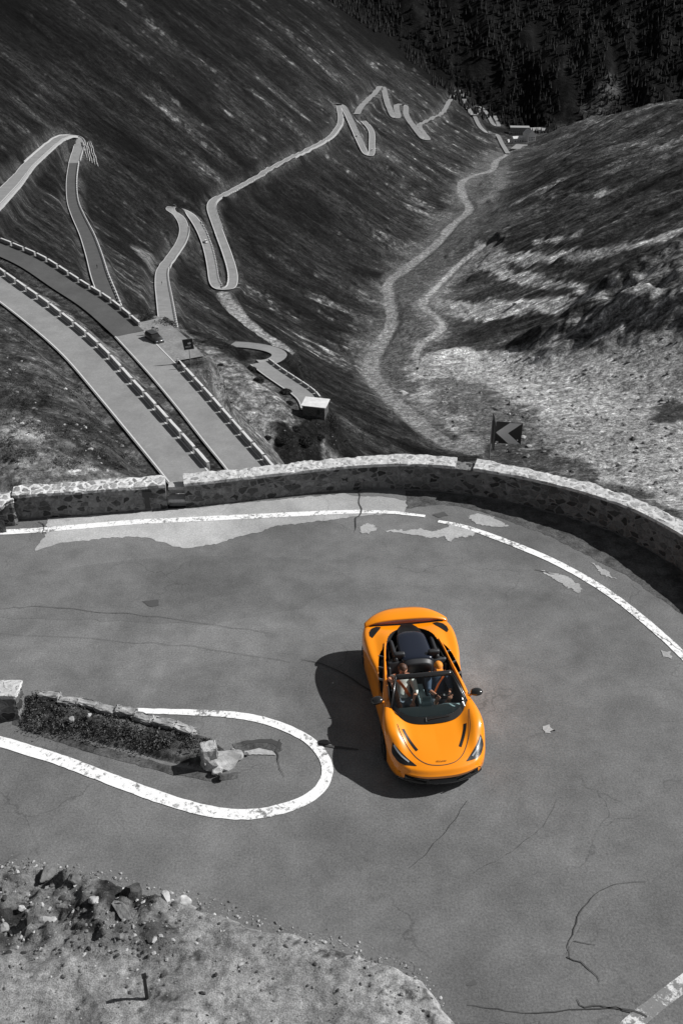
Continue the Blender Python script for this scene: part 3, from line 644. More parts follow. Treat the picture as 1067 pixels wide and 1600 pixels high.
RK = [(205,1397,.34,'large dark upright slab beside the asphalt edge','stone_dark',(1,.75,.95)), (258,1402,.17,'pale block at the left end of the kerb row, next to the dark slab','stone',(1.2,.8,.75)), (286,1406,.19,'pale squared block, largest of the kerb row above the gravel','stone',(1.15,.8,.75)),
 (312,1415,.13,'small grey block at the right end of the kerb row','stone_mid',(1.1,.8,.8)), (334,1420,.07,'little pale stone just past the kerb row','stone',(1,1,.7)), (150,1420,.15,'rounded pale stone in the rubble left of the dark slab','stone',(1,.9,.8)),
 (193,1436,.26,'long flat grey stone lying below the dark slab','stone_mid',(1.6,.6,.4)), (75,1447,.2,'pale wedge stone at the lower left of the rubble','stone',(1.3,.7,.6)), (48,1455,.16,'dark wedge stone beside a pale wedge at lower left','stone_dark',(.8,.6,1)),
 (38,1432,.1,'bright little stone near the left edge of the rubble','stone',(1.2,.8,.6)), (75,1362,.22,'broad grey rock on top of the rubble heap','stone_mid',(1.5,.9,.5)), (120,1385,.16,'cracked grey rock at the right of the rubble heap','stone_mid',(1.1,1,.6)),
 (40,1395,.15,'squat grey rock in the middle of the rubble heap','stone_mid',(1,1,.6)), (100,1412,.12,'small dark rock in a hollow of the rubble','stone_dark',(1,1,.6)), (8,1460,.13,'pale rock cut by the left edge of the view','stone',(1.2,1,.7)), (560,1494,.07,'pale lump on the lip of the gravel above the road','stone',(1.4,.8,.6)),
 (592,1492,.06,'dark stone pair member on the gravel lip','stone_dark',(1.2,.8,.7)), (196,1566,.08,'round whitish stone on the gravel by the post','stone',(1,1,.4)), (88,1573,.07,'faint pale stone in the bottom left gravel','stone',(1,1,.4)), (20,1352,.13,'grey rock at the upper left tip of the rubble','stone_mid',(1.2,.8,.6))]
for i, (a, b, r, lb, m, sq) in enumerate(RK): rock(a, b, r, lb, M[m], 3+i, sq)
def pebbles(name, n, fn, rmin, rmax, mats, seed):
    rr = random.Random(seed); V = []; Fc = []; MI = []
    base_ = bmesh.new(); bmesh.ops.create_icosphere(base_, subdivisions=1, radius=1); bv = [v.co.copy() for v in base_.verts]; bf = [[v.index for v in f.verts] for f in base_.faces]; base_.free()
    for _ in range(n):
        p = fn(rr)
        if p is None: continue
        r = rmin*(rmax/rmin)**(rr.random()**2.2); o = len(V); a = rr.random()*6.28; sx, sy, sz = rr.uniform(.7,1.4), rr.uniform(.6,1.1), rr.uniform(.4,.8); ca, sa = math.cos(a), math.sin(a)
        for v in bv:
            j = rr.uniform(.78, 1.2); x = v.x*sx*r*j; y = v.y*sy*r*j; V.append((p[0]+x*ca-y*sa, p[1]+x*sa+y*ca, p[2]+v.z*sz*r*j+r*.15))
        k = rr.randrange(len(mats))
        for f in bf: Fc.append([o+i for i in f]); MI.append(k)
    o = pymesh(name, V, Fc, mats); o.data.polygons.foreach_set('material_index', MI); tag(o, kind='stuff'); return o
def on_mound(rr):
    x = rr.uniform(-11, 2.4); y = rr.uniform(4.6, 11.8)
    if not bool(inside(MEDGE, np.array([x]), np.array([y]))[0]): return None
    return (x, y, mzp(x, y))
tag(pebbles('gravel', 3800, on_mound, .008, .045, [M['stone'], M['stone_mid'], M['stone_dark'], M['stone_mid']], 5), 'loose pebbles strewn over the pale bank in the foreground', 'gravel')
def rubble(rr):
    x = rr.uniform(-8, -2.6); y = rr.uniform(9.3, 11.9)
    if not bool(inside(MEDGE, np.array([x]), np.array([y]))[0]): return None
    return (x, y, mzp(x, y))
tag(pebbles('rubble', 1500, rubble, .01, .055, [M['stone'], M['stone_mid'], M['stone_dark'], M['stone_dark']], 6), 'broken stones heaped at the left of the foreground bank', 'rubble')
ME2 = resample([(x, y) for x, y in MEDGE[2:18]], .05)
def lip(rr):
    p = ME2[rr.randrange(len(ME2))]; return (p[0]+rr.gauss(0, .07), p[1]+rr.gauss(0, .07), max(0, mzp(p[0], p[1]))+.0)
tag(pebbles('edge_gravel', 600, lip, .008, .035, [M['stone'], M['stone_mid'], M['stone']], 8), 'gravel crumbs along the lip of the bank by the road', 'gravel')
# ------------------------------------------------------------------ walls
def height_at(s): return .76+.12*ss(np.array(s), 6, 16)+.16*ss(np.array(s), 15, 22)
_ws = np.r_[0, np.cumsum(np.linalg.norm(np.diff(_wp, axis=0), axis=1))]
def s_of(px, py=None):
    if py is None: py = np.interp(px, [p[0] for p in WALLPX], [p[1] for p in WALLPX])
    q = np.array(gp(px, py)); return _ws[np.argmin(np.linalg.norm(_wp-q, axis=1))]
S0 = s_of(45)
def wallpart(name, s0, s1, o0, o1, z0f, z1f, mat, parent, jit=.012, step=.09, nz=6, nt_=4, seed=0):
    rr = np.random.RandomState(seed); n = max(2, int((s1-s0)/step)); ss_ = np.linspace(s0, s1, n)
    cx = np.interp(ss_, _ws, _wp[:, 0]); cy = np.interp(ss_, _ws, _wp[:, 1]); t = np.stack([np.gradient(cx), np.gradient(cy)], 1); t /= np.linalg.norm(t, axis=1)[:, None]; nn = np.stack([-t[:, 1], t[:, 0]], 1)
    prof = [(0, k/nz) for k in range(nz)]+[(k/nt_, 1) for k in range(nt_)]+[(1, 1-k/nz) for k in range(nz)]+[(1-k/nt_, 0) for k in range(nt_)]
    m = len(prof); V = []
    for i in range(n):
        s = ss_[i]; z0 = z0f(s); z1 = z1f(s)
        for j, (a, b) in enumerate(prof):
            o = o0+(o1-o0)*a; z = z0+(z1-z0)*b
            q = float(fbm(np.array([s*2.2+j*.37]), np.array([z*3+a*7]), 3, seed+40)[0])*jit*2.2+rr.randn()*jit*.4
            o += q*(-1 if a < .5 else 1)*(1 if b not in (0,) else .2); z += (q if b == 1 else 0)
            V.append((cx[i]+nn[i, 0]*o, cy[i]+nn[i, 1]*o, z))
    Fc = [(i*m+j, (i+1)*m+j, (i+1)*m+(j+1) % m, i*m+(j+1) % m) for i in range(n-1) for j in range(m)]
    Fc.append(tuple(range(m))); Fc.append(tuple((n-1)*m+j for j in reversed(range(m))))
    return pymesh(name, V, Fc, mat, parent)
TH = .46
def wall(s0, s1, label, copes, capm, seed=0):
    t = empty('stone_wall', (float(np.interp((s0+s1)/2, _ws, _wp[:, 0])), float(np.interp((s0+s1)/2, _ws, _wp[:, 1])), 0)); tag(t, label, 'wall')
    hh = lambda s: float(height_at(s-S0))
    b = wallpart('masonry', s0, s1, 0, TH, lambda s: -.5, lambda s: hh(s)-.07, M['wall'], t, .018, seed=seed)
    for a, c in copes:
        k = wallpart('coping', a, c, -.025, TH+.03, lambda s: hh(s)-.075, lambda s: hh(s)+.01, capm, t, .016, nz=2, seed=seed+3)
    for ch in t.children: ch.matrix_parent_inverse = Matrix.Translation(-t.location)
    return t
wall(s_of(-700, 816), s_of(12, 814), 'short end of rough stone wall cut by the left edge', [(s_of(-700, 816), s_of(12, 814))], M['cope'], 1)
w2 = wall(s_of(38), s_of(275), 'straight low stone wall piece between two stepped gaps, with a black drain mark', [(s_of(38), s_of(275))], M['cope'], 2)
w3 = wall(s_of(303), float(_ws[-1]), 'long curving stone wall with bright mortar coping round the hairpin', [(s_of(303), s_of(697)), (s_of(745), float(_ws[-1]))], M['cope2'], 3)
sd = s_of(228); x, y = np.interp(sd, _ws, _wp[:, 0]), np.interp(sd, _ws, _wp[:, 1])
bm = bmesh.new(); bbox(bm, x, y-.012, .52, .26, .05, .2, .03, .02); bbox(bm, x-.02, y-.010, .28, .13, .045, .42, .03, .02); o = bmobj('drain_mark', bm, M['crack'], w2); o.matrix_parent_inverse = Matrix.Translation(-w2.location)
for (a, b, lb) in ((13, 37, 'two stacked concrete slabs filling the left gap in the wall'), (276, 302, 'two stacked concrete slabs filling the gap right of the drain mark')):
    sa, sb = s_of(a, 813 if a < 20 else None), s_of(b); sm_ = (sa+sb)/2; x, y = float(np.interp(sm_, _ws, _wp[:, 0])), float(np.interp(sm_, _ws, _wp[:, 1]))
    t = empty('slab_steps', (x, y, 0)); tag(t, lb, 'steps'); ln = (sb-sa)-.04
    for k, (z, yy) in enumerate(((.20, .20), (.50, .36))):
        bm = bmesh.new(); bbox(bm, 0, yy, z, ln, .30, .10, .03, .012); bbox(bm, 0, yy+.04, z-.14, ln*.96, .16, .17, .03); bmobj('slab', bm, M['concrete'], t)
# ------------------------------------------------------------------ inner island of the hairpin
isl = [(36,1108),(38,1086),(70,1084),(95,1090),(140,1098),(190,1113),(240,1124),(290,1140),(330,1152),(352,1170),(362,1188),(356,1205),(335,1209),(300,1200),(250,1190),(200,1176),(150,1162),(100,1146),(60,1130)]
IP = np.array([gp(*p) for p in isl]); xs = np.arange(IP[:, 0].min()-.3, IP[:, 0].max()+.3, .035); ys = np.arange(IP[:, 1].min()-.3, IP[:, 1].max()+.3, .035)
GX, GY = np.meshgrid(xs, ys); gx = GX.ravel(); gy = GY.ravel(); d = np.where(inside(IP, gx, gy), 1, -1)*seg_dist(IP, gx, gy)+.05*fbm(gx/.3, gy/.3, 3, 150)
iz = -.03+.12*ss(d, -.02, .15)+.07*ss(d, .1, .5)+.05*fbm(gx/.25, gy/.25, 4, 151)*ss(d, 0, .2)
ia = .06*np.exp(1.9*fbm(gx/.5, gy/.5, 5, 152, .65)+.8*fbm(gx/.1, gy/.1, 3, 153)); ia = np.where(d < .06, .16, ia)
o = heightmesh('verge', GX, GY, iz.reshape(GX.shape), ia, M['mound']); tag(o, kind='structure')
pxsheet('verge', [(30,1100),(36,1108),(60,1131),(100,1148),(150,1164),(200,1178),(250,1192),(300,1203),(340,1212),(372,1206),(370,1215),(335,1222),(270,1210),(200,1192),(130,1172),(60,1148),(20,1132)], .006, M['dirt'], .15, .02, 60)
# stone edging along its far side
def slabstone(px, py, L_, W_, H_, rz, label, mat, seed, z=0.0, cat='kerb stone'):
    x, y = gp(px, py, z+H_); bm = bmesh.new(); bbox(bm, 0, 0, H_/2, L_, W_, H_, 0, .03); rr = random.Random(seed)
    bmesh.ops.subdivide_edges(bm, edges=bm.edges[:], cuts=2, use_grid_fill=True)
    for v in bm.verts: v.co += Vector((rr.uniform(-1,1), rr.uniform(-1,1), rr.uniform(-1,1)))*.018
    o = bmobj('kerb_stone', bm, mat); o.location = (x, y, z-.02); o.rotation_euler = (0, 0, rz); tag(o, label, cat); return o
ords = ['first','second','third','fourth','fifth','sixth','seventh','eighth','ninth','tenth','eleventh','twelfth','thirteenth','fourteenth','fifteenth','sixteenth','seventeenth','eighteenth','nineteenth','twentieth']
ES = crs([(*gp(a, b, .2), 0) for a, b in [(62,1086),(100,1090),(140,1099),(180,1108),(225,1120),(265,1130),(300,1143)]], 10); ES = resample(ES, .44)
for i in range(len(ES)-1):
    a, b = ES[i], ES[i+1]; ang = math.atan2(b[1]-a[1], b[0]-a[0]); bm = bmesh.new(); bbox(bm, 0, 0, .1, .45, .19, .24, 0, .03); rr = random.Random(i)
    bmesh.ops.subdivide_edges(bm, edges=bm.edges[:], cuts=2, use_grid_fill=True)
    for v in bm.verts: v.co += Vector((rr.uniform(-1,1), rr.uniform(-1,1), rr.uniform(-1,1)))*.02
    o = bmobj('kerb_stone', bm, M['stone']); o.location = ((a[0]+b[0])/2+rr.uniform(-.03,.03), (a[1]+b[1])/2+rr.uniform(-.04,.04), .0+rr.uniform(-.02,.04)); o.rotation_euler = (rr.uniform(-.08,.08), rr.uniform(-.08,.08), ang+rr.uniform(-.1,.1))
    tag(o, '%s pale kerb stone from the wall stub along the planted island' % ords[i], 'kerb stone', 'kerb stones edging the island')
# wall stub at the left of the island
x0, y0 = gp(-60, 1128); x1, y1 = gp(30, 1130)
t = empty('wall_stub', (x1-.6, y1+.3, 0)); tag(t, 'squared end of a stone wall beside the island, cut by the left edge', 'wall')
def rough_box(name, cx, cy, cz, sx, sy, sz, mat, parent, seed, cuts=7, j=.015, rz=0):
    bm = bmesh.new(); bbox(bm, cx, cy, cz, sx, sy, sz, rz); bmesh.ops.subdivide_edges(bm, edges=bm.edges[:], cuts=cuts, use_grid_fill=True); rr = random.Random(seed)
    for v in bm.verts: v.co += Vector((rr.uniform(-1,1), rr.uniform(-1,1), rr.uniform(-1,1)))*j
    return bmobj(name, bm, mat, parent)
rough_box('masonry', -.55, 0, .3, 2.3, .42, .62, M['wall'], t, 1); rough_box('coping', -.55, 0, .64, 2.36, .48, .09, M['cope2'], t, 2)
# end stone of the island
bx, by = gp(331, 1196); t = empty('end_stone', (bx, by, 0), .35); tag(t, 'pale squared stone bollard on a mortar heap at the tip of the island', 'bollard')
bm = bmesh.new(); bbox(bm, -.02, .05, .24, .30, .26, .50, 0, .03); bmesh.ops.subdivide_edges(bm, edges=bm.edges[:], cuts=3, use_grid_fill=True); rr = random.Random(3)
for v in bm.verts: v.co += Vector((rr.uniform(-1,1), rr.uniform(-1,1), rr.uniform(-1,1)))*.012
bmobj('post_stone', bm, M['stone'], t)
me = rockmesh('mortar_heap', .34, 41, 3, (1.25, .8, .6)); me.materials.append(M['stone']); o = link('mortar_heap', me, t); o.location = (.22, .02, .05)
for i, (a, b, r, lb, m) in enumerate([(352,1192,.12,'rough pale stone just right of the island bollard','stone'), (374,1183,.10,'small pale stone at the lip of the broken hole','stone'), (366,1176,.09,'second little pale stone behind the island bollard','stone'), (340,1206,.11,'pale stone under the island bollard','stone'), (345,1216,.08,'dark wet stone below the island tip','stone_dark'), (385,1177,.06,'crumb of pale stone inside the broken hole','stone'), (112,1125,.07,'white stone among the island plants, left one','stone'), (140,1118,.06,'white stone among the island plants, upper one','stone')]):
    rock(a, b, r, lb, M[m], 60+i, (1.1, .9, .8), z=.05 if a > 300 else .22)
pxsheet('pothole', [(362,1162),(385,1157),(420,1156),(438,1161),(440,1172),(432,1178),(400,1176),(380,1180),(370,1174)], .009, M['dirt'], .06, .02, 70)
pxsheet('pothole', [(378,1160),(400,1156),(425,1155),(441,1162),(438,1172),(428,1163),(405,1160),(385,1164)], .013, M['crack'], .06, .012, 71)
pxsheet('broken_surface', [(385,1174),(405,1170),(425,1174),(432,1180),(405,1180),(390,1180)], .0165, M['concrete'], .06, .01, 72)
# plants on the island: leafy tufts
def tuft(name, x, y, z, r, h, n, mat, seed, parent=None, leaf=.05):
    rr = random.Random(seed); V = []; Fc = []
    for _ in range(n):
        a = rr.random()*6.28; q = r*math.sqrt(rr.random()); hz = h*(1-(q/r)**2*.6)*rr.uniform(.25, 1); p = Vector((x+q*math.cos(a), y+q*math.sin(a), z+hz))
        d = Vector((rr.uniform(-1,1), rr.uniform(-1,1), rr.uniform(-.2,1))).normalized(); s = d.cross(Vector((rr.uniform(-1,1), rr.uniform(-1,1), .3))).normalized(); l = leaf*rr.uniform(.6, 1.4); o = len(V)
        V += [p-d*l*.5, p+s*l*.3, p+d*l*.6, p-s*l*.3]; Fc.append((o, o+1, o+2, o+3))
    return pymesh(name, V, Fc, mat, parent)
rr = random.Random(77); IG = []
for i in range(620):
    px = rr.uniform(45, 335); tt = (px-45)/290; yc = 1108+tt*62; py = yc+rr.gauss(0, 12-5*tt)
    IG.append((px, py))
V = []; Fc = []
for i, (px, py) in enumerate(IG):
    x, y = gp(px, py, .15)
    if vn(np.array([px/14.]), np.array([py/9.]), 3)[0] < .36: continue
    for _ in range(26):
        p = Vector((x+rr.gauss(0, .06), y+rr.gauss(0, .06), .08+abs(rr.gauss(0, .06)))); dd = Vector((rr.uniform(-1,1), rr.uniform(-1,1), rr.uniform(0,1.2))).normalized(); s = dd.cross(Vector((rr.uniform(-1,1), rr.uniform(-1,1), .3))).normalized(); l = rr.uniform(.02, .05); o = len(V)
        V += [p-dd*l*.5, p+s*l*.3, p+dd*l*.7, p-s*l*.3]; Fc.append((o, o+1, o+2, o+3))
M['weed'] = rocky('pale_weeds', .05, .16, 6, 4, .0); o = pymesh('ground_cover', V, Fc, [M['leaf'], M['weed']]); o.data.polygons.foreach_set('material_index', [1 if ((i//26)*7919) % 10 < 5 else 0 for i in range(len(Fc))]); tag(o, 'low dark leafy plants covering the island inside the hairpin', 'plants', kind='stuff')
# iron post in the foreground
px_, py_ = gp(230, 1560, .9); zz = mzp(px_, py_)
for _ in range(6): px_, py_ = gp(230, 1560, zz); zz = mzp(px_, py_)
bm = bmesh.new(); bcyl(bm, (0,0,-.1), (.015,.0,0+.55), .03, .026, 10); bbox(bm, .015, 0, .55, .07, .05, .06, .4, .005)
o = bmobj('iron_post', bm, M['black'], None); o.location = (px_, py_, zz); tag(o, 'short black iron post standing in the foreground gravel', 'post')
# ------------------------------------------------------------------ the orange sports car (x forward, y left, z up)
CAR_LOC = (1.607, 15.182, 0); CAR_RZ = R(-83.87+1.0)
def paintmat():
    m, nt, b = newmat('orange_lacquer'); b.inputs['Base Color'].default_value = (.95, .29, .0005, 1); b.inputs['Roughness'].default_value = .32; b.inputs['Metallic'].default_value = .0
    b.inputs['Coat Weight'].default_value = 1; b.inputs['Coat Roughness'].default_value = .04; return m
M['orange'] = paintmat(); M['carbon'] = simple('carbon_gloss', .012, .25, coat=.8); M['trim'] = simple('black_trim', .01, .4); M['cabin'] = simple('cabin_black', .012, .7)
M['navy'] = simple('dark_roof_panel', (.010, .014, .026), .22, coat=.6); M['tyre'] = simple('tyre', .018, .8); M['rim'] = simple('rim_dark', .06, .35, .8); M['dash'] = simple('dashboard', (.30, .40, .41), .6); M['seatm'] = simple('seat_leather', (.022, .023, .026), .5)  # pale teal dash colour stands in for sky reflected in the windscreen
M['belt'] = simple('belt_orange', (.75, .15, .015), .7); M['lamp'] = simple('lamp_silver', (.6, .63, .66), .15, .5); M['silver'] = simple('silver', .6, .3, .9)
def glassmat():
    m, nt, b = newmat('windscreen'); nt.nodes.remove(b); out = nt.nodes['Material Output']
    tr = N(nt, 'ShaderNodeBsdfTransparent'); tr.inputs['Color'].default_value = (.86, .93, .93, 1); gl = N(nt, 'ShaderNodeBsdfGlossy'); gl.inputs['Roughness'].default_value = .03
    fr = N(nt, 'ShaderNodeFresnel'); fr.inputs['IOR'].default_value = 1.55; mx = N(nt, 'ShaderNodeMixShader'); L(nt, fr.outputs[0], mx.inputs[0]); L(nt, tr.outputs[0], mx.inputs[1]); L(nt, gl.outputs[0], mx.inputs[2]); L(nt, mx.outputs[0], out.inputs['Surface']); return m
M['glass'] = glassmat()
ST = [ # x, then 8 (y, z) from the centre line to the underside
 (2.27, [(0,.44),(.26,.44),(.48,.44),(.62,.44),(.72,.42),(.75,.38),(.74,.33),(.70,.30)]),
 (2.20, [(0,.52),(.28,.52),(.52,.52),(.68,.52),(.81,.47),(.85,.39),(.84,.28),(.79,.22)]),
 (2.05, [(0,.575),(.30,.575),(.55,.575),(.73,.59),(.88,.54),(.92,.42),(.91,.24),(.84,.13)]),
 (1.80, [(0,.63),(.30,.635),(.55,.645),(.75,.70),(.91,.65),(.955,.50),(.95,.24),(.86,.13)]),
 (1.50, [(0,.69),(.30,.70),(.54,.72),(.76,.82),(.92,.78),(.975,.60),(.97,.24),(.86,.13)]),
 (1.22, [(0,.74),(.30,.745),(.54,.765),(.77,.875),(.93,.83),(.985,.64),(.98,.24),(.86,.13)]),
 (.95, [(0,.79),(.30,.79),(.56,.80),(.78,.875),(.92,.83),(.965,.62),(.955,.24),(.86,.13)]),
 (.60, [(0,.84),(.30,.84),(.60,.84),(.79,.865),(.87,.80),(.87,.60),(.91,.26),(.86,.13)]),
 (.10, [(0,.85),(.30,.86),(.62,.87),(.75,.88),(.84,.80),(.84,.58),(.92,.27),(.86,.13)]),
 (-.40, [(0,.88),(.30,.89),(.58,.92),(.74,.89),(.87,.84),(.90,.62),(.95,.27),(.86,.13)]),
 (-.85, [(0,.93),(.28,.95),(.52,.96),(.74,.91),(.93,.88),(.975,.66),(.975,.27),(.86,.13)]),
 (-1.30, [(0,.93),(.26,.95),(.50,.97),(.74,.93),(.955,.90),(1.005,.66),(1.0,.27),(.86,.14)]),
 (-1.65, [(0,.90),(.26,.91),(.50,.92),(.74,.92),(.94,.88),(.99,.66),(.98,.30),(.86,.18)]),
 (-1.95, [(0,.86),(.26,.865),(.50,.87),(.74,.88),(.89,.84),(.94,.64),(.93,.36),(.84,.24)]),
 (-2.15, [(0,.82),(.26,.82),(.50,.83),(.70,.83),(.82,.78),(.86,.62),(.85,.42),(.78,.30)]),
]
def cr1(v, t):
    n = len(v); i = int(min(max(math.floor(t), 0), n-2)); f = t-i
    a = v[max(i-1, 0)]; b = v[i]; c = v[i+1]; d_ = v[min(i+2, n-1)]
    return .5*((2*b)+(-a+c)*f+(2*a-5*b+4*c-d_)*f*f+(-a+3*b-3*c+d_)*f**3)
NX, NY = 240, 80
SX = np.array([s[0] for s in ST]); YS = np.array([[p[0] for p in s[1]] for s in ST]); ZS = np.array([[p[1] for p in s[1]] for s in ST])
G = np.zeros((NX+1, 2*NY+1, 3))
for i in range(NX+1):
    xs_ = 2.27-(2.27+2.15)*i/NX; t = np.interp(-xs_, -SX, np.arange(len(SX)))
    yr = np.array([cr1(YS[:, k], t) for k in range(8)]); zr = np.array([cr1(ZS[:, k], t) for k in range(8)])
    for j in range(NY+1):
        q = 7*j/NY; y = cr1(yr, q); z = cr1(zr, q); y = max(y, 0)
        bow = .34*ss(np.array(xs_), 1.1, 2.27)*(abs(y)/.9)**2.6+.10*ss(np.array(-xs_), 1.4, 2.15)*-(abs(y)/.9)**2.2
        x = xs_-bow
        G[i, NY+j] = (x, y, z); G[i, NY-j] = (x, -y, z)
OPEN = [(1.20,0),(1.18,.22),(1.10,.42),(.96,.60),(.76,.73),(.50,.745),(.20,.72),(-.20,.675),(-.55,.635),(-.90,.585),(-1.20,.51),(-1.42,.40),(-1.56,.26),(-1.62,.12)]
OPEN = OPEN+[(x, -y) for x, y in reversed(OPEN[1:])]+[] ; OPEN = [tuple(p[:2]) for p in crs([(x, y) for x, y in OPEN]+[OPEN[0]], 5)][:-1]
SLOT = [(-1.02,.60),(-.80,.735),(-.50,.80),(-.15,.845),(.22,.865),(.30,.845),(.10,.795),(-.20,.745),(-.50,.695),(-.80,.645)]
SLOT = [tuple(p[:2]) for p in crs(SLOT+[SLOT[0]], 5)][:-1]; SLOTR = [(x, -y) for x, y in SLOT]
fl = G.reshape(-1, 3)
BV0 = BVHTree.FromPolygons([Vector(v) for v in fl], [(i*(2*NY+1)+j, i*(2*NY+1)+j+1, (i+1)*(2*NY+1)+j+1, (i+1)*(2*NY+1)+j) for i in range(NX) for j in range(2*NY)])
def snap(P, rad):
    P = np.array(P); Q = np.roll(P, -1, axis=0); Dn = Q-P
    for k in np.nonzero(fl[:, 2] > .7)[0]:
        x, y = fl[k, :2]; t = np.clip(((x-P[:, 0])*Dn[:, 0]+(y-P[:, 1])*Dn[:, 1])/(Dn**2).sum(1), 0, 1); c = P+Dn*t[:, None]; d_ = np.hypot(c[:, 0]-x, c[:, 1]-y); i = d_.argmin()
        if d_[i] < rad:
            h = BV0.ray_cast(Vector((c[i, 0], c[i, 1], 3)), Vector((0, 0, -1)))
            if h[0]: fl[k] = (c[i, 0], c[i, 1], h[0].z)
for P_ in (OPEN, SLOT, SLOTR): snap(P_, .0105)
cut = inside(OPEN, fl[:, 0], fl[:, 1]) & (fl[:, 2] > .7)
cutf = cut | ((inside(SLOT, fl[:, 0], fl[:, 1]) | inside(SLOTR, fl[:, 0], fl[:, 1])) & (fl[:, 2] > .74))
for wx in (1.22, -1.45): cutf |= (np.hypot(fl[:, 0]-wx, fl[:, 2]-.34) < .375) & (np.abs(fl[:, 1]) > .75) & (fl[:, 2] < .72)
def pin(P, x, y):
    ins = False; n = len(P)
    for i in range(n):
        x1, y1 = P[i]; x2, y2 = P[(i+1) % n]
        if (y1 > y) != (y2 > y) and x < (x2-x1)*(y-y1)/(y2-y1)+x1: ins = not ins
    return ins
W_ = 2*NY+1; Fb = []; Fall = []
for i in range(NX):
    for j in range(2*NY):
        q = (i*W_+j, i*W_+j+1, (i+1)*W_+j+1, (i+1)*W_+j); Fall.append(q)
        c_ = fl[list(q)].mean(0); top_ = c_[2] > .70
        if sum(cutf[k] for k in q) >= 3 and not top_: continue
        if top_ and any(pin(P_, c_[0], c_[1]) for P_ in (OPEN, SLOT, SLOTR)): continue
        Fb.append(q)
CAR = empty('sports_car', CAR_LOC, CAR_RZ); CAR.scale = (.975, 1, 1); tag(CAR, 'bright orange open-top sports car with two people rounding the hairpin', 'car')
body = pymesh('body', fl, Fb, M['orange'], CAR, True)
BV = BVHTree.FromPolygons([Vector(v) for v in fl], Fall)
def surf(x, y):
    h = BV.ray_cast(Vector((x, y, 3)), Vector((0, 0, -1))); return h[0].z if h[0] else .5
def drape(name, P, off, mat, parent=CAR, step=.03, dz=None):
    bm = bmesh.new(); vs = [bm.verts.new((x, y, 0)) for x, y in P]; f = bm.faces.new(vs); bmesh.ops.triangulate(bm, faces=[f])
    for _ in range(5):
        es = [e for e in bm.edges if e.calc_length() > step*1.6]
        if not es: break
        bmesh.ops.subdivide_edges(bm, edges=es, cuts=1); bmesh.ops.triangulate(bm, faces=bm.faces[:])
    for v in bm.verts: v.co.z = surf(v.co.x, v.co.y)+off+(dz(v.co.x, v.co.y) if dz else 0)
    bmesh.ops.recalc_face_normals(bm, faces=bm.faces[:])
    if sum(f.normal.z for f in bm.faces) < 0: bmesh.ops.reverse_faces(bm, faces=bm.faces[:])
    return bmobj2(name, bm, mat, parent)
def bmobj2(name, bm, mat, parent, smooth=True):
    me = bpy.data.meshes.new(name); bm.to_mesh(me); bm.free(); me.materials.append(mat)
    if smooth: me.polygons.foreach_set('use_smooth', [True]*len(me.polygons))
    return link(name, me, parent)
def dline(name, P, w, off, mat, parent=CAR, closed=False):
    P = [np.array(p, float) for p in P]; P = crs(P, 8); P = resample(P, .02); t = np.gradient(P, axis=0); t /= np.linalg.norm(t, axis=1)[:, None]; n = np.stack([-t[:, 1], t[:, 0]], 1); V = []
    for p, q in zip(P, n):
        for s in (-1, 1): x, y = p+q*s*w/2; V.append((x, y, surf(x, y)+off))
    return pymesh(name, V, [(2*i, 2*i+1, 2*i+3, 2*i+2) for i in range(len(P)-1)], mat, parent)
def tubepath(name, P, r, mat, parent, seg=10):
    P = [Vector(p) for p in P]; V = []; n = len(P)
    for i, p in enumerate(P):
        t = (P[min(i+1, n-1)]-P[max(i-1, 0)]).normalized(); a = t.cross(Vector((0, 0, 1))).normalized(); b = a.cross(t)
        for k in range(seg): q = k*math.tau/seg; V.append(p+a*math.cos(q)*r+b*math.sin(q)*r)
    Fc = [(i*seg+k, i*seg+(k+1) % seg, (i+1)*seg+(k+1) % seg, (i+1)*seg+k) for i in range(n-1) for k in range(seg)]+[tuple(range(seg))[::-1], tuple((n-1)*seg+k for k in range(seg))]
    return pymesh(name, V, Fc, mat, parent, True)
mir = lambda P: [(x, -y) for x, y in P]
BON = [(1.22,-.70),(1.45,-.66),(1.70,-.56),(1.92,-.43),(2.05,-.28),(2.10,-.10),(2.10,.10),(2.05,.28),(1.92,.43),(1.70,.56),(1.45,.66),(1.22,.70),(1.0,.74)]
dline('bonnet_seam', BON, .012, .007, M['crack'])
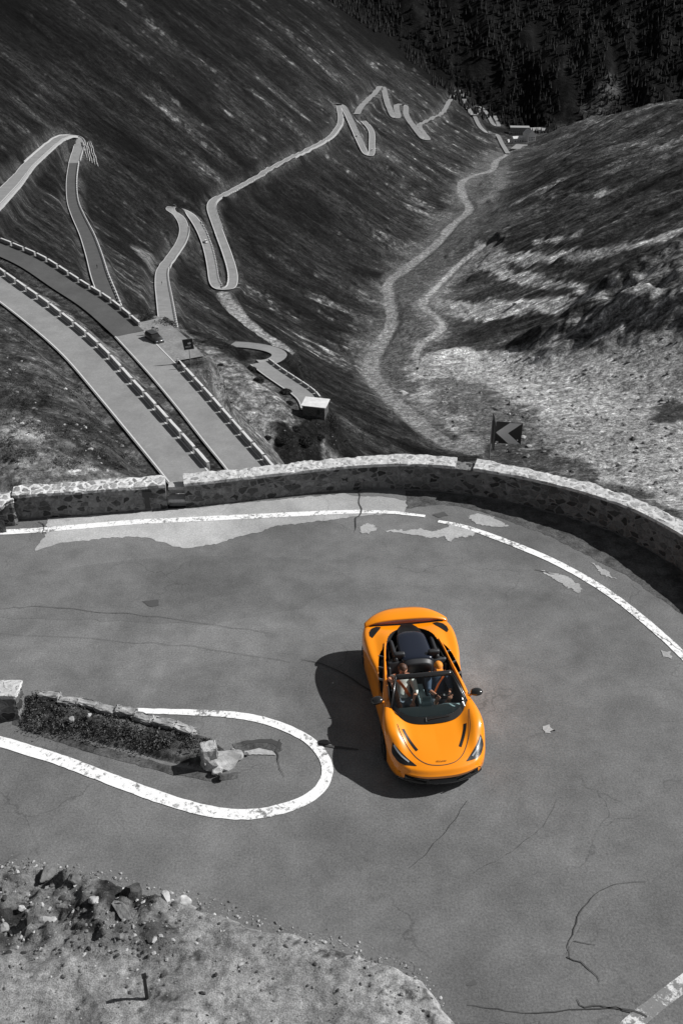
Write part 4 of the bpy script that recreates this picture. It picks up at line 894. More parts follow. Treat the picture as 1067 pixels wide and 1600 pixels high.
for s in (1, -1):
    k = (lambda P: P) if s == 1 else mir
    dline('bonnet_vent', k([(1.30,.60),(1.42,.565),(1.58,.50),(1.76,.41)]), .055, .005, M['trim'])
    HL = [(1.56,.845),(1.64,.80),(1.76,.72),(1.88,.62),(2.02,.50),(2.06,.47),(2.04,.56),(2.00,.68),(1.92,.77),(1.80,.84),(1.68,.88)]
    h = drape('headlight', k([tuple(p[:2]) for p in crs(HL+[HL[0]], 4)][:-1]), .006, M['trim'])
    dline('lamp_strip', k([(1.62,.83),(1.74,.775),(1.86,.70),(1.97,.60)]), .026, .016, M['lamp'], h); dline('lamp_lens', k([(1.78,.83),(1.86,.78),(1.93,.71)]), .012, .014, M['rim'], h)
    RV = [(-1.34,.80),(-1.48,.70),(-1.62,.60),(-1.72,.56),(-1.74,.66),(-1.68,.77),(-1.55,.84),(-1.42,.85)]
    drape('rear_vent', k(RV), .006, M['trim'])
    for q in range(4): dline('vent_slat', k([(-1.45-.06*q,.83-.005*q),(-1.52-.05*q,.70-.03*q)]), .008, .016, M['rim'])
    # mirror with stalk
    bm = bmesh.new(); bmesh.ops.create_uvsphere(bm, u_segments=20, v_segments=12, radius=1)
    for v in bm.verts: v.co = Vector((v.co.x*.085-(.03 if v.co.x < 0 else 0), v.co.y*.12, v.co.z*.065+.01*v.co.y))
    m_ = bmobj2('mirror', bm, M['carbon'], CAR); m_.location = (.58, s*.985, .90); m_.rotation_euler = (0, 0, s*R(-12))
    bm = bmesh.new(); bcyl(bm, (0.05, -s*.16, -.05), (.01, -s*.03, -.01), .028, .02, 10); bmobj('mirror_stalk', bm, M['orange'], m_)
    # door line, dihedral cut
    dline('door_seam', k([(.75,.80),(.68,.88)]), .010, .004, M['crack'])
    # side intake blade and slot liner
    P = SLOT if s == 1 else SLOTR; bm = bmesh.new(); vs = [bm.verts.new((x, y, surf(x, y)-.13)) for x, y in P]; bm.faces.new(vs)
    up = [bm.verts.new((x, y, surf(x, y)-.006)) for x, y in P]
    for i in range(len(P)): bm.faces.new((vs[i], vs[(i+1) % len(P)], up[(i+1) % len(P)], up[i]))
    bmobj('side_intake', bm, M['trim'], CAR)
    for q in (-.75, -.42, -.1): bm = bmesh.new(); bbox(bm, q, s*(.70+(q+.75)*.14), surf(q, s*.6)-.05, .012, .13, .05, s*.5); bmobj('intake_fin', bm, M['silver'], CAR)
    # rail between opening and slot: rolled orange lip
    RP = [(x, y) for x, y in [(.55,.775),(.25,.755),(-.15,.715),(-.5,.67),(-.85,.62),(-1.1,.57)]]; P3 = crs([(x, s*y, surf(x, s*y)+.008) for x, y in RP], 6); tubepath('cockpit_rail', P3, .018, M['orange'], CAR)
    # wheels
    for wx in (1.22, -1.45):
        wr, ww_ = (.34, .25) if wx > 0 else (.355, .31); wt = empty('wheel', (wx, s*(.985-ww_/2-.03), wr)); wt.parent = CAR
        bm = bmesh.new(); bcyl(bm, (0, -ww_/2, 0), (0, ww_/2, 0), wr, wr, 40); bmesh.ops.bevel(bm, geom=[e for e in bm.edges if len(e.link_faces) == 2 and any(len(f.verts) > 5 for f in e.link_faces)], offset=.03, segments=3, affect='EDGES'); bmobj('tyre', bm, M['tyre'], wt, True)
        bm = bmesh.new(); o_ = s*ww_/2
        for q in range(10): a = q*math.tau/10; bcyl(bm, (math.cos(a)*.05, o_+s*.004, math.sin(a)*.05), (math.cos(a)*wr*.70, o_+s*.008, math.sin(a)*wr*.70), .016, .011, 6)
        bcyl(bm, (0, o_-s*.01, 0), (0, o_+s*.015, 0), .06, .05, 16)
        bmesh.ops.create_cone(bm, cap_ends=False, segments=32, radius1=wr*.72, radius2=wr*.74, depth=.03, matrix=Matrix.Translation((0, o_, 0)) @ Matrix.Rotation(math.pi/2, 4, 'X')); bmobj('rim', bm, M['rim'], wt)
    # windscreen pillars
# opening edge: black inner wall dropping to the tub
bm = bmesh.new(); n = len(OPEN); a_ = [bm.verts.new((x, y, surf(x, y)-.004)) for x, y in OPEN]; b_ = [bm.verts.new((x*.97-.0, y*.93, surf(x, y)-.30)) for x, y in OPEN]; c_ = [bm.verts.new((x*.93, y*.88, .22)) for x, y in OPEN]
for i in range(n):
    j = (i+1) % n; bm.faces.new((a_[i], a_[j], b_[j], b_[i])); bm.faces.new((b_[i], b_[j], c_[j], c_[i]))
bm.faces.new(c_); bmobj('cabin_tub', bm, M['cabin'], CAR)
# nose and tail
def ringcap(name, i, zmax, inset, mat, dx):
    pts = [G[i, j] for j in range(W_) if G[i, j, 2] < zmax]; cx = pts[0][0]; bm = bmesh.new(); vs = [bm.verts.new((p[0]+dx, p[1]*inset, p[2])) for p in pts]
    f = bm.faces.new(vs); bmobj(name, bm, mat, CAR)
ring = [G[0, j] for j in range(W_)]
bm = bmesh.new(); top = [p for p in ring if p[2] > .30]; va = [bm.verts.new(p) for p in top]; vb = [bm.verts.new((p[0]-.01-.0*abs(p[1]), p[1]*.985, .375+.02*(abs(p[1])/.7)**2)) for p in top]
for i in range(len(top)-1): bm.faces.new((va[i], va[i+1], vb[i+1], vb[i]))
bmobj('nose_lip', bm, M['orange'], CAR, True)
bm = bmesh.new(); yy = np.linspace(-.80, .80, 41); rowz = [(.385, -.012), (.33, -.07), (.27, -.08), (.235, -.05), (.215, -.035), (.195, -.04), (.195, -.25)]; R_ = []
for y in yy:
    xb = 2.27-.34*(abs(y)/.9)**2.6; R_.append([bm.verts.new((xb+dx, y, z+.03*(abs(y)/.8)**3*(z > .25))) for z, dx in rowz])
for i in range(40):
    for k in range(len(rowz)-1): bm.faces.new((R_[i][k], R_[i+1][k], R_[i+1][k+1], R_[i][k+1]))
bmobj('front_grille', bm, M['carbon'], CAR)
bm = bmesh.new()
for s in (-1, 1): bcyl(bm, (2.245, s*.30, .27), (2.10, s*.72, .30), .012, .012, 8)
bbox(bm, 2.215, 0, .30, .02, .5, .02); bmobj('grille_bar', bm, M['trim'], CAR)
bm = bmesh.new(); tl = [G[NX, j] for j in range(W_)]; bm.faces.new([bm.verts.new(p) for p in tl]); bmobj('rear_panel', bm, M['trim'], CAR)
bm = bmesh.new(); bbox(bm, 0, 0, .16, 3.9, 1.55, .06); bmobj('floor_pan', bm, M['trim'], CAR)
for s in (-1, 1):
    for wx in (1.22, -1.45):
        bm = bmesh.new(); bmesh.ops.create_cone(bm, cap_ends=True, segments=28, radius1=.385, radius2=.385, depth=.36, matrix=Matrix.Translation((wx, s*.70, .36)) @ Matrix.Rotation(math.pi/2, 4, 'X')); bmesh.ops.delete(bm, geom=[f for f in bm.faces if len(f.verts) > 5 and f.calc_center_median().y*s > .75], context='FACES'); bmobj('arch_liner', bm, M['trim'], CAR)
# rear wing
yy = np.linspace(-.90, .90, 49); prof = [(0, 0), (.06, .022), (.20, .034), (.34, .022), (.38, 0), (.34, -.03), (.06, -.03)]; bm = bmesh.new(); rows = []
for y in yy:
    e = abs(y)/.90; xr = -2.25+.33*e**2.6; ch = (-1.79-xr)/.38; zz = 1.0-.12*e**3.5
    rows.append([bm.verts.new((xr+a*ch, y, zz+b)) for a, b in prof])
for i in range(48):
    for k in range(len(prof)): bm.faces.new((rows[i][k], rows[i+1][k], rows[i+1][(k+1) % len(prof)], rows[i][(k+1) % len(prof)]))
bm.faces.new(rows[0]); bm.faces.new(rows[-1]); bmobj('rear_wing', bm, M['orange'], CAR, True)
dline('wing_painted_shadow', [(-1.80,-.80),(-1.79,-.4),(-1.79,0),(-1.79,.4),(-1.80,.80)], .07, .006, M['trim'])  # black strip laid on the deck, painting the shade under the wing
# engine deck louvres and the dark roof panel
P = [(-1.50,.24),(-1.62,.20),(-1.78,.10),(-1.80,0),(-1.78,-.10),(-1.62,-.20),(-1.50,-.24),(-1.2,-.27),(-1.2,.27)]
eg = drape('engine_cover', P, .012, M['trim'])
for q in range(6): dline('louvre', [(-1.46-.05*q, -.20+.018*q), (-1.475-.05*q, 0), (-1.46-.05*q, .20-.018*q)], .014, .026, M['rim'], eg)
def softbox(name, x0, x1, w0, w1, z0, z1, h, mat, parent, nx=16, ny=14, crown=.02, pw=4):
    """rounded slab, wide w0 at x0 and w1 at x1"""
    bm = bmesh.new(); rows = []
    for i in range(nx+1):
        t = i/nx; x = x0+(x1-x0)*t; w = w0+(w1-w0)*t; z = z0+(z1-z0)*t; ed = 1-abs(2*t-1)**8; r = []
        for j in range(ny+1):
            s = 2*j/ny-1; ww = w*(1-.14*abs(2*t-1)**6); r.append(bm.verts.new((x, s*ww, z+crown*(1-s*s)-h*.5*(abs(s)**pw)-h*.3*(1-ed))))
        rows.append(r)
    low = [[bm.verts.new((v.co.x, v.co.y*1.0, v.co.z-h)) for v in r] for r in rows]
    for i in range(nx):
        for j in range(ny): bm.faces.new((rows[i][j], rows[i+1][j], rows[i+1][j+1], rows[i][j+1]))
    for i in range(nx):
        for j in (0, ny): bm.faces.new((rows[i][j], rows[i+1][j], low[i+1][j], low[i][j]))
    for j in range(ny):
        for i in (0, nx): bm.faces.new((rows[i][j], rows[i][j+1], low[i][j+1], low[i][j]))
    return bmobj(name, bm, mat, parent, True)
softbox('roof_panel', -1.40, -.48, .30, .345, .985, 1.0, .05, M['navy'], CAR)
softbox('rear_bulkhead', -.50, -.36, .34, .30, .985, .93, .16, M['seatm'], CAR)
for s in (-1, 1):
    b_o = softbox('buttress', -1.25, -.52, .05, .055, .93, .99, .10, M['seatm'], CAR); b_o.location = (0, s*.43, 0)
    bm = bmesh.new(); bcyl(bm, (-1.15, s*.50, .86), (-.55, s*.56, .92), .016, .016, 8); bcyl(bm, (-.95, s*.45, .90), (-.75, s*.58, .86), .02, .012, 8); bmobj('roof_linkage', bm, M['rim'], CAR)
# seats, dashboard, wheel, console
for s in (-1, 1):
    st_ = empty('seat', (-.25, s*.36, 0)); st_.parent = CAR
    bm = bmesh.new(); bbox(bm, .12, 0, .30, .52, .50, .16, 0, .04); bmobj('cushion', bm, M['seatm'], st_, True)
    bm = bmesh.new(); bbox(bm, 0, 0, 0, .14, .52, .62, 0, .05, Matrix.Translation((-.22, 0, .62)) @ Matrix.Rotation(R(-20), 4, 'Y')); bbox(bm, 0, .23, 0, .2, .07, .5, 0, .03, Matrix.Translation((-.16, 0, .60)) @ Matrix.Rotation(R(-20), 4, 'Y')); bbox(bm, 0, -.23, 0, .2, .07, .5, 0, .03, Matrix.Translation((-.16, 0, .60)) @ Matrix.Rotation(R(-20), 4, 'Y')); bmobj('backrest', bm, M['seatm'], st_, True)
    bm = bmesh.new(); bbox(bm, -.36, 0, 1.0, .10, .24, .17, 0, .04); bmobj('headrest', bm, M['seatm'], st_, True)
bm = bmesh.new(); rows = []
for i in range(9):
    t = i/8; x = 1.16-.58*t; r = []
    for j in range(21):
        s = 2*j/20-1; wd = .50+.20*min(1, t*2.2); xx = x-.16*s*s*(1-t); r.append(bm.verts.new((xx, s*wd, .775-.02*t-.10*max(0, t-.75)*4*(1 if t > .75 else 0)+.03*math.exp(-((s-.55)/.22)**2)*(t > .3))))
    rows.append(r)
for i in range(8):
    for j in range(20): bm.faces.new((rows[i][j], rows[i+1][j], rows[i+1][j+1], rows[i][j+1]))
bmobj('dashboard', bm, M['dash'], CAR, True)
bm = bmesh.new(); bbox(bm, .55, 0, .60, .10, .22, .28, 0, .03); bbox(bm, .15, 0, .42, .8, .16, .2, 0, .03); bbox(bm, .52, 0, .74, .03, .16, .2, 0, .01); bmobj('console', bm, M['dash'], CAR)
bm = bmesh.new(); Mx = Matrix.Translation((.42, .36, .74)) @ Matrix.Rotation(R(-62), 4, 'Y')
for q in range(28):
    a, b = q*math.tau/28, (q+1)*math.tau/28; bcyl(bm, Mx @ Vector((math.cos(a)*.175, math.sin(a)*.175, 0)), Mx @ Vector((math.cos(b)*.175, math.sin(b)*.175, 0)), .015, .015, 8)
for a in (0, math.pi/2, -math.pi/2): bcyl(bm, Mx @ Vector((0,0,0)), Mx @ Vector((-math.cos(a)*.17, math.sin(a)*.17, 0)), .014, .014, 6)
bcyl(bm, Mx @ Vector((0,0,-.02)), Mx @ Vector((0,0,.02)), .05, .05, 14); bmobj('steering_wheel', bm, M['trim'], CAR)
# windscreen: base curve u -> header curve
def ws(u, v):
    a = abs(u); bx = 1.20-.02*a-.42*a**3.2; by = .755*u; 
    by = .755*math.sin(u*math.pi/2)*.28+.755*u*.72; bz = surf(min(bx, 1.15), by)+.005
    if a > .8: bz = max(bz, .865)
    hx = .20-.05*a*a; hy = .565*u; hz = 1.155-.035*a*a
    x = bx+(hx-bx)*v; y = by+(hy-by)*v; z = bz+(hz-bz)*v; bl = math.sin(math.pi*v)*.05; return Vector((x+bl*.5, y, z+bl))
def wpatch(name, u0, u1, v0, v1, mat, nu=24, nv=14, off=0.0, par=CAR):
    V = []; 
    for i in range(nu+1):
        for j in range(nv+1): p = ws(u0+(u1-u0)*i/nu, v0+(v1-v0)*j/nv); V.append((p.x+off*.5, p.y, p.z+off))
    return pymesh(name, V, [(i*(nv+1)+j, (i+1)*(nv+1)+j, (i+1)*(nv+1)+j+1, i*(nv+1)+j+1) for i in range(nu) for j in range(nv)], mat, par, True)
wf = empty('windscreen_frame', (0,0,0)); wf.parent = CAR
wpatch('windscreen', -.94, .94, .13, .94, M['glass'])
wpatch('frit_band', -1, 1, 0, .132, M['carbon'], 40, 5, .003, wf)
for s in (-1, 1): wpatch('pillar', s*.935, s*1.0, .13, .95, M['carbon'], 4, 20, .006, wf)
P3 = [ws(u, 1.0) for u in np.linspace(-1, 1, 21)]; bm = bmesh.new()
vsr = []
for p in P3:
    vsr.append([bm.verts.new(p+Vector(d_)) for d_ in ((.075, 0, -.035), (.03, 0, .012), (-.03, 0, .016), (-.065, 0, -.005), (-.05, 0, -.04))])
for i in range(20):
    for k in range(5): bm.faces.new((vsr[i][k], vsr[i+1][k], vsr[i+1][(k+1) % 5], vsr[i][(k+1) % 5]))
bm.faces.new(vsr[0]); bm.faces.new(vsr[-1]); bmobj('header_rail', bm, M['carbon'], wf, True)
for s in (-1, 1):
    tubepath('pillar_tube', [ws(s*.99, v) for v in np.linspace(0, 1, 20)], .021, M['carbon'], wf)
bm = bmesh.new(); a, b = ws(-.15, .07), ws(.42, .085); bcyl(bm, a+Vector((.01,0,.02)), b+Vector((.01,0,.02)), .008, .006, 6); bcyl(bm, ws(-.15, .03)+Vector((0,0,.02)), ws(-.15, .1)+Vector((0,0,.025)), .012, .01, 6); bmobj('wiper', bm, M['rim'], CAR)
# badge lettering on the nose
fc = bpy.data.curves.new('badge', 'FONT'); fc.body = 'McLaren'; fc.size = .052; fc.align_x = 'CENTER'; fc.extrude = .001; fc.space_character = 1.05
to = bpy.data.objects.new('badge', fc); COL.objects.link(to); bpy.context.view_layer.update(); me = bpy.data.meshes.new_from_object(to.evaluated_get(bpy.context.evaluated_depsgraph_get())); bpy.data.objects.remove(to)
me.materials.append(M['trim']); bo = link('badge_lettering', me, CAR); bo.location = (2.045, 0, surf(2.045, 0)+.012); bo.rotation_euler = (R(24)*0, R(20), R(90))
bo.rotation_euler = (Matrix.Rotation(R(18), 3, 'Y') @ Matrix.Rotation(R(90), 3, 'Z')).to_euler()
# ------------------------------------------------------------------ people
def skin(name, verts, edges, mat, parent, sub=2, root=0):
    """verts: name -> (x,y,z,r)"""
    ks = list(verts); me = bpy.data.meshes.new(name); me.from_pydata([verts[k][:3] for k in ks], [(ks.index(a), ks.index(b)) for a, b in edges], []); me.materials.append(mat)
    o = link(name, me, parent); m = o.modifiers.new('skin', 'SKIN'); m.use_smooth_shade = True; m.branch_smoothing = .6
    sv_ = me.skin_vertices[0].data if len(me.skin_vertices) else None
    if sv_ is None:
        bm = bmesh.new(); bm.from_mesh(me); bm.verts.layers.skin.verify(); bm.to_mesh(me); bm.free(); sv_ = me.skin_vertices[0].data
    for i, k in enumerate(ks):
        r = verts[k][3]; r = r if isinstance(r, tuple) else (r, r); sv_[i].radius = r; sv_[i].use_root = (i == root)
    s = o.modifiers.new('sub', 'SUBSURF'); s.levels = sub; s.render_levels = sub
    return o
def hand(V, E, key, wrist, palm, dirn, up, curl=.4, sc_=1.0):
    """palm node with four unequal fingers and a thumb leaving its side"""
    d = Vector(dirn).normalized(); u = Vector(up).normalized(); s = d.cross(u).normalized(); p = Vector(palm)
    V[key+'palm'] = (*p, (.036*sc_, .020*sc_)); E.append((wrist, key+'palm')); k_ = p+d*.035; V[key+'kn'] = (*k_, (.036*sc_, .017*sc_)); E.append((key+'palm', key+'kn'))
    for i, (off, ln) in enumerate(((-.030, .062), (-.010, .074), (.010, .070), (.029, .054))):
        a = k_+s*off*sc_+d*.014; dd = (d-u*curl).normalized(); b = a+dd*ln*.5; ee = (d-u*curl*2.4).normalized(); c = b+ee*ln*.5
        for q, (pt, r) in enumerate(((a, .0095), (b, .009), (c, .007))): V[key+'f%d%d' % (i, q)] = (*pt, r)
        E += [(key+'kn', key+'f%d0' % i), (key+'f%d0' % i, key+'f%d1' % i), (key+'f%d1' % i, key+'f%d2' % i)]
    a = p-s*.036+d*.005; b = a-s*.018+d*.028-u*.008; c = b+d*.026-u*.012
    for q, (pt, r) in enumerate(((a, .012), (b, .0105), (c, .008))): V[key+'t%d' % q] = (*pt, r)
    E += [(key+'palm', key+'t0'), (key+'t0', key+'t1'), (key+'t1', key+'t2')]
def headmesh(name, loc, yaw, pitch_, mat, parent):
    bm = bmesh.new(); bmesh.ops.create_uvsphere(bm, u_segments=28, v_segments=20, radius=1)
    for v in bm.verts:
        x, y, z = v.co; X = x*.098; Y = y*.075; Z = z*.118
        if z < 0: X *= 1-.18*(-z) ; Y *= 1-.30*(-z)**1.3
        if x > 0:
            X += .022*math.exp(-((y/.16)**2+((z+.12)/.17)**2)) ; X -= .012*math.exp(-(((abs(y)-.36)/.16)**2+((z-.06)/.12)**2)); X += .008*math.exp(-((y/.28)**2+((z+.48)/.08)**2)); X += .010*math.exp(-((y/.4)**2+((z+.82)/.15)**2))
        if abs(y) > .9 and abs(z) < .35 and abs(x) < .3: Y *= 1.16
        v.co = (X, Y, Z)
    me = bpy.data.meshes.new(name); bm.to_mesh(me); bm.free(); return me
M['skin'] = simple('skin', (.56, .27, .17), .5); M['hair'] = simple('brown_hair', (.07, .028, .012), .6); M['tee'] = simple('pale_shirt', (.85, .87, .80), .8); M['jeans'] = simple('blue_grey_trousers', (.12, .15, .18), .8); M['jacket'] = simple('navy_jacket', (.035, .06, .10), .75); M['orangecap'] = simple('orange_cap', (.75, .26, .02), .7); M['purple'] = simple('purple_cloth', (.12, .05, .3), .6); M['eye'] = simple('eye', .02, .3); M['lip'] = simple('lips', (.4, .13, .1), .5)
CARM = Matrix.Translation((0, 0, -.065)) @ Matrix.Translation(CAR_LOC) @ Matrix.Rotation(CAR_RZ, 4, 'Z')
def carpoint(p): return CARM @ Vector(p)
def seated(label, y0, hx, arms, top, trousers, headgear, hgmat, hyaw=0):
    w0 = carpoint((-.10, y0, .38)); P = empty('person', w0, CAR_RZ); tag(P, label, 'person')
    H = Vector((-.20, y0, .38)); rel = lambda p: tuple(Vector(p)-H)
    V = {}; E = []
    def add(k, p, r, c=None):
        V[k] = (*rel(p), r)
        if c: E.append((c, k))
    add('pelvis', (-.06, y0, .40), (.15, .12)); add('waist', (-.17, y0, .53), (.135, .105), 'pelvis'); add('chest', (-.28, y0, .71), (.155, .115), 'waist'); add('upchest', (-.33, y0, .83), (.12, .085), 'chest'); add('neck', (-.31, y0, .93), .055, 'upchest'); add('throat', (-.29, y0, .985), .05, 'neck')
    for s, (el, wr, pd, pu, cu) in ((-1, arms[0]), (1, arms[1])):
        k = 'R' if s < 0 else 'L'; add(k+'sh', (-.32, y0+s*.175, .84), .062, 'upchest'); add(k+'ua', tuple((Vector((-.32, y0+s*.19, .82))+Vector(el))/2), .052, k+'sh'); add(k+'el', el, .042, k+'ua'); add(k+'fa', tuple(Vector(el).lerp(Vector(wr), .35)), .041, k+'el'); add(k+'wr', wr, .027, k+'fa')
        hp = Vector(wr)+Vector(pd).normalized()*.05; hand(V, E, k, k+'wr', rel(hp), pd, pu, cu)
        add(k+'hip', (-.02, y0+s*.10, .39), .092, 'pelvis'); add(k+'kn', (.28, y0+s*.13, .55), .062, k+'hip'); add(k+'an', (.62, y0+s*.11, .26), .042, k+'kn'); add(k+'toe', (.78, y0+s*.11, .28), .036, k+'an')
    skin('body', V, E, M['skin'], P)
    # clothing: slightly larger shells on the same joints
    C = {}; Ec = []
    def sub(ks, es, g):
        for k in ks: r = V[k][3]; C[k] = (*V[k][:3], tuple(q+g for q in r) if isinstance(r, tuple) else r+g)
        Ec.extend(es)
    sub(['pelvis','waist','chest','upchest'], [('pelvis','waist'),('waist','chest'),('chest','upchest')], .026)
    for k in 'RL':
        sub([k+'sh', k+'ua'], [('upchest', k+'sh'), (k+'sh', k+'ua')], .026)
        if top is M['jacket'] or k == 'L': sub([k+'el', k+'fa'], [(k+'ua', k+'el'), (k+'el', k+'fa')], .010)
    skin('top', C, Ec, top, P)
    C = {}; Ec = []
    sub(['pelvis'], [], .024)
    for k in 'RL': sub([k+'hip', k+'kn', k+'an'], [('pelvis', k+'hip'), (k+'hip', k+'kn'), (k+'kn', k+'an')], .016)
    skin('trousers', C, Ec, trousers, P)
    hd = Vector((hx, y0, 1.075))-H; me = headmesh('head', None, 0, 0, M['skin'], None); me.materials.append(M['skin']); me.polygons.foreach_set('use_smooth', [True]*len(me.polygons)); ho = link('head', me, P); ho.location = hd; ho.rotation_euler = (0, R(6), hyaw)
    for s in (-1, 1): bm = bmesh.new(); bmesh.ops.create_icosphere(bm, subdivisions=2, radius=.012, matrix=Matrix.Translation((.083, s*.028, .012))); bmobj('eye', bm, M['eye'], ho)
    bm = bmesh.new(); bbox(bm, .093, 0, -.055, .012, .04, .010, 0, .003); bmobj('mouth', bm, M['lip'], ho)
    # hair / cap
    bm = bmesh.new(); bmesh.ops.create_uvsphere(bm, u_segments=26, v_segments=18, radius=1); rr = random.Random(int(abs(y0)*100)+(5 if y0 > 0 else 0))
    for v in bm.verts:
        x, y, z = v.co; j = 1+(.05 if headgear == 'hair' else 0)*math.sin(9*x+4*y)*math.sin(8*y+5*z)
        v.co = (x*.112*j-.012, y*.092*j, z*.108*j+.034)
    bmesh.ops.delete(bm, geom=[v for v in bm.verts if (v.co.x > .035 and v.co.z < .055) or v.co.z < -.055], context='VERTS')
    if headgear == 'cap': bbox(bm, .135, 0, .058, .11, .13, .012, 0, .004)
    bmobj(headgear, bm, hgmat, ho, True)
    # belt
    bm = bmesh.new(); pts = [Vector((-.33, y0-(.15 if y0 < 0 else -.15), .90)), Vector((-.19, y0-(.10 if y0 < 0 else -.10), .855)), Vector((-.115, y0, .74)), Vector((.0, y0+(.12 if y0 < 0 else -.12), .57))]
    pp = crs([tuple(p-H) for p in pts], 6); side = Vector((.3, .8, .25)).normalized(); prev = None
    for p in pp:
        p = Vector(p); a = bm.verts.new(p+Vector((0, .026, .012))); b = bm.verts.new(p-Vector((0, .026, .012)))
        if prev: bm.faces.new((prev[0], prev[1], b, a))
        prev = (a, b)
    bo_ = bmobj('seat_belt', bm, M['belt'], P); sm = bo_.modifiers.new('thick', 'SOLIDIFY'); sm.thickness = .006
    return P
p1 = seated('brown-haired passenger in a pale T-shirt with one hand on the windscreen corner', -.36, -.24, [((-.12, -.655, .97), (.10, -.655, 1.10), (.55, .10, .25), (.0, .0, 1), .5), ((-.10, -.10, .62), (.22, -.22, .66), (.9, -.4, -.2), (0, .2, 1), .35)], M['tee'], M['jeans'], 'hair', M['hair'], R(10))
p2 = seated('driver in a dark jacket and orange cap holding the steering wheel', .36, -.22, [((-.02, .14, .68), (.27, .235, .80), (.9, .1, .35), (0, .4, 1), .7), ((-.02, .60, .68), (.27, .49, .80), (.9, -.1, .35), (0, -.4, 1), .7)], M['jacket'], M['jeans'], 'cap', M['orangecap'], 0)
# ------------------------------------------------------------------ guard blocks along the roads
def blockmesh(name, L_, W_, H_, seed, mats):
    rr = random.Random(seed); bm = bmesh.new(); bbox(bm, 0, 0, H_/2-.2, L_, W_, H_+.4, 0, .05); bmesh.ops.subdivide_edges(bm, edges=[e for e in bm.edges if e.calc_length() > .6], cuts=3)
    for v in bm.verts: v.co += Vector((rr.uniform(-1,1), rr.uniform(-1,1), rr.uniform(-1,1)))*.02
    me = bpy.data.meshes.new(name); bmesh.ops.recalc_face_normals(bm, faces=bm.faces[:]); bm.to_mesh(me); bm.free()
    for m in mats: me.materials.append(m)
    for p in me.polygons: p.material_index = 1 if (p.normal.z > .6 and len(mats) > 1) else 0  # upward faces get a lighter colour: sunlight on the block tops painted in
    return me
BM_ = {}
NBLK = [0]
def blocks(key, side, f0, f1, pitch, blen, group, lab, H_=.75, W_=.42, off=.15, ordn=True, rev=False):
    r = ROADS[key]; P = r['P']; n = len(P); P = P[int(f0*(n-1)):int(f1*(n-1))+1]
    t = np.gradient(P[:, :2], axis=0); t /= np.linalg.norm(t, axis=1)[:, None]; nn = np.stack([-t[:, 1], t[:, 0]], 1); o_ = side*(r['w']/2+off)
    Q = np.c_[P[:, :2]+nn*o_, P[:, 2]]; d = np.r_[0, np.cumsum(np.linalg.norm(np.diff(Q[:, :2], axis=0), axis=1))]; m = int(d[-1]/pitch)
    k_ = (round(blen, 1), W_, H_)
    if k_ not in BM_: BM_[k_] = [blockmesh('guard_block', blen, W_, H_, q, [M['block'], M['block_lit_top']]) for q in range(3)]
    idx = list(range(m))
    for c, i in enumerate(idx):
        s = (i+.5)*pitch; g = lambda q: [float(np.interp(q, d, Q[:, a])) for a in range(3)]
        p = g(s); a = g(s-blen*.5); b = g(s+blen*.5); v = Vector(b)-Vector(a); far_ = p[1]
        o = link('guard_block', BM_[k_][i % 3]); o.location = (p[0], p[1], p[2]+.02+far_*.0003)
        o.rotation_euler = (0, -math.atan2(v.z, math.hypot(v.x, v.y)), math.atan2(v.y, v.x)); q = m-1-c if rev else c
        tag(o, ('%s ' % (ords[q] if q < 20 else 'twenty-%s' % ords[q-20]) + lab) if ordn else lab, 'guard block', group); NBLK[0] += 1
LANES = ROADS
blocks('A', 1, .0, .86, 4.35, 3.75, 'guard blocks on the nearest descending road', 'pale stone guard block up from the wall, along the nearest road', rev=True)
blocks('Bup', 1, .15, 1.0, 4.35, 3.6, 'guard blocks on the dark road', 'guard block up the dark-surfaced road from the parked car', off=.2, rev=True)
blocks('B', 1, .235, .80, 4.1, 3.7, 'guard blocks beside the second road', 'guard block down from the triangular sign on the second road', off=.15)
blocks('C', 1, .0, .95, 4.6, 4.1, 'guard blocks above the hut', 'guard block round the small bend above the hut, counted from the left', H_=.8)
def edgewall(key, side, f0, f1, lab, H_=.8, W_=.45, off=.2, mat='block'):
    r = ROADS[key]; P = r['P']; n = len(P); P = P[int(f0*(n-1)):int(f1*(n-1))+1]; t = np.gradient(P[:, :2], axis=0); t /= np.linalg.norm(t, axis=1)[:, None]; nn = np.stack([-t[:, 1], t[:, 0]], 1); V = []
    for p, q in zip(P, nn):
        for o, z in ((0, -1.2), (0, H_), (W_, H_), (W_, -1.2)): V.append((p[0]+q[0]*side*(r['w']/2+off+o), p[1]+q[1]*side*(r['w']/2+off+o), p[2]+z))
    Fc = [(i*4+j, (i+1)*4+j, (i+1)*4+(j+1) % 4, i*4+(j+1) % 4) for i in range(len(P)-1) for j in range(4)]+[(0,1,2,3), tuple((len(P)-1)*4+j for j in (3,2,1,0))]
    o = pymesh('parapet', V, Fc, M[mat]); bm = bmesh.new(); bm.from_mesh(o.data); bmesh.ops.recalc_face_normals(bm, faces=bm.faces[:]); bm.to_mesh(o.data); bm.free(); tag(o, lab, 'parapet'); return o
blocks('E2', 1, .0, 1.0, 4.4, 3.7, 'guard blocks down the dark far left road', 'tiny guard block edging the dark road at far left', ordn=False)
blocks('F1', -1, .0, .52, 4.2, 3.0, 'guard blocks on the first valley loop', 'tiny guard block on the right edge of the loop road below the black car', ordn=False)
blocks('F2', 1, .03, .30, 4.6, 3.2, 'guard blocks beside the white car', 'tiny guard block on the right edge of the road with the white car', ordn=False)
blocks('F2', -1, .37, .56, 5.4, 3.6, 'guard blocks on the far loop leg', 'tiny guard block on the loop leg right of the white car road', ordn=False)
edgewall('F2', -1, .30, .36, 'dark-backed parapet round the bottom bend of the far loop')
edgewall('E1', 1, .62, .99, 'pale parapet round the top bend of the far left road')
edgewall('F1', -1, .52, .93, 'pale parapet on the inner curve of the first valley loop')
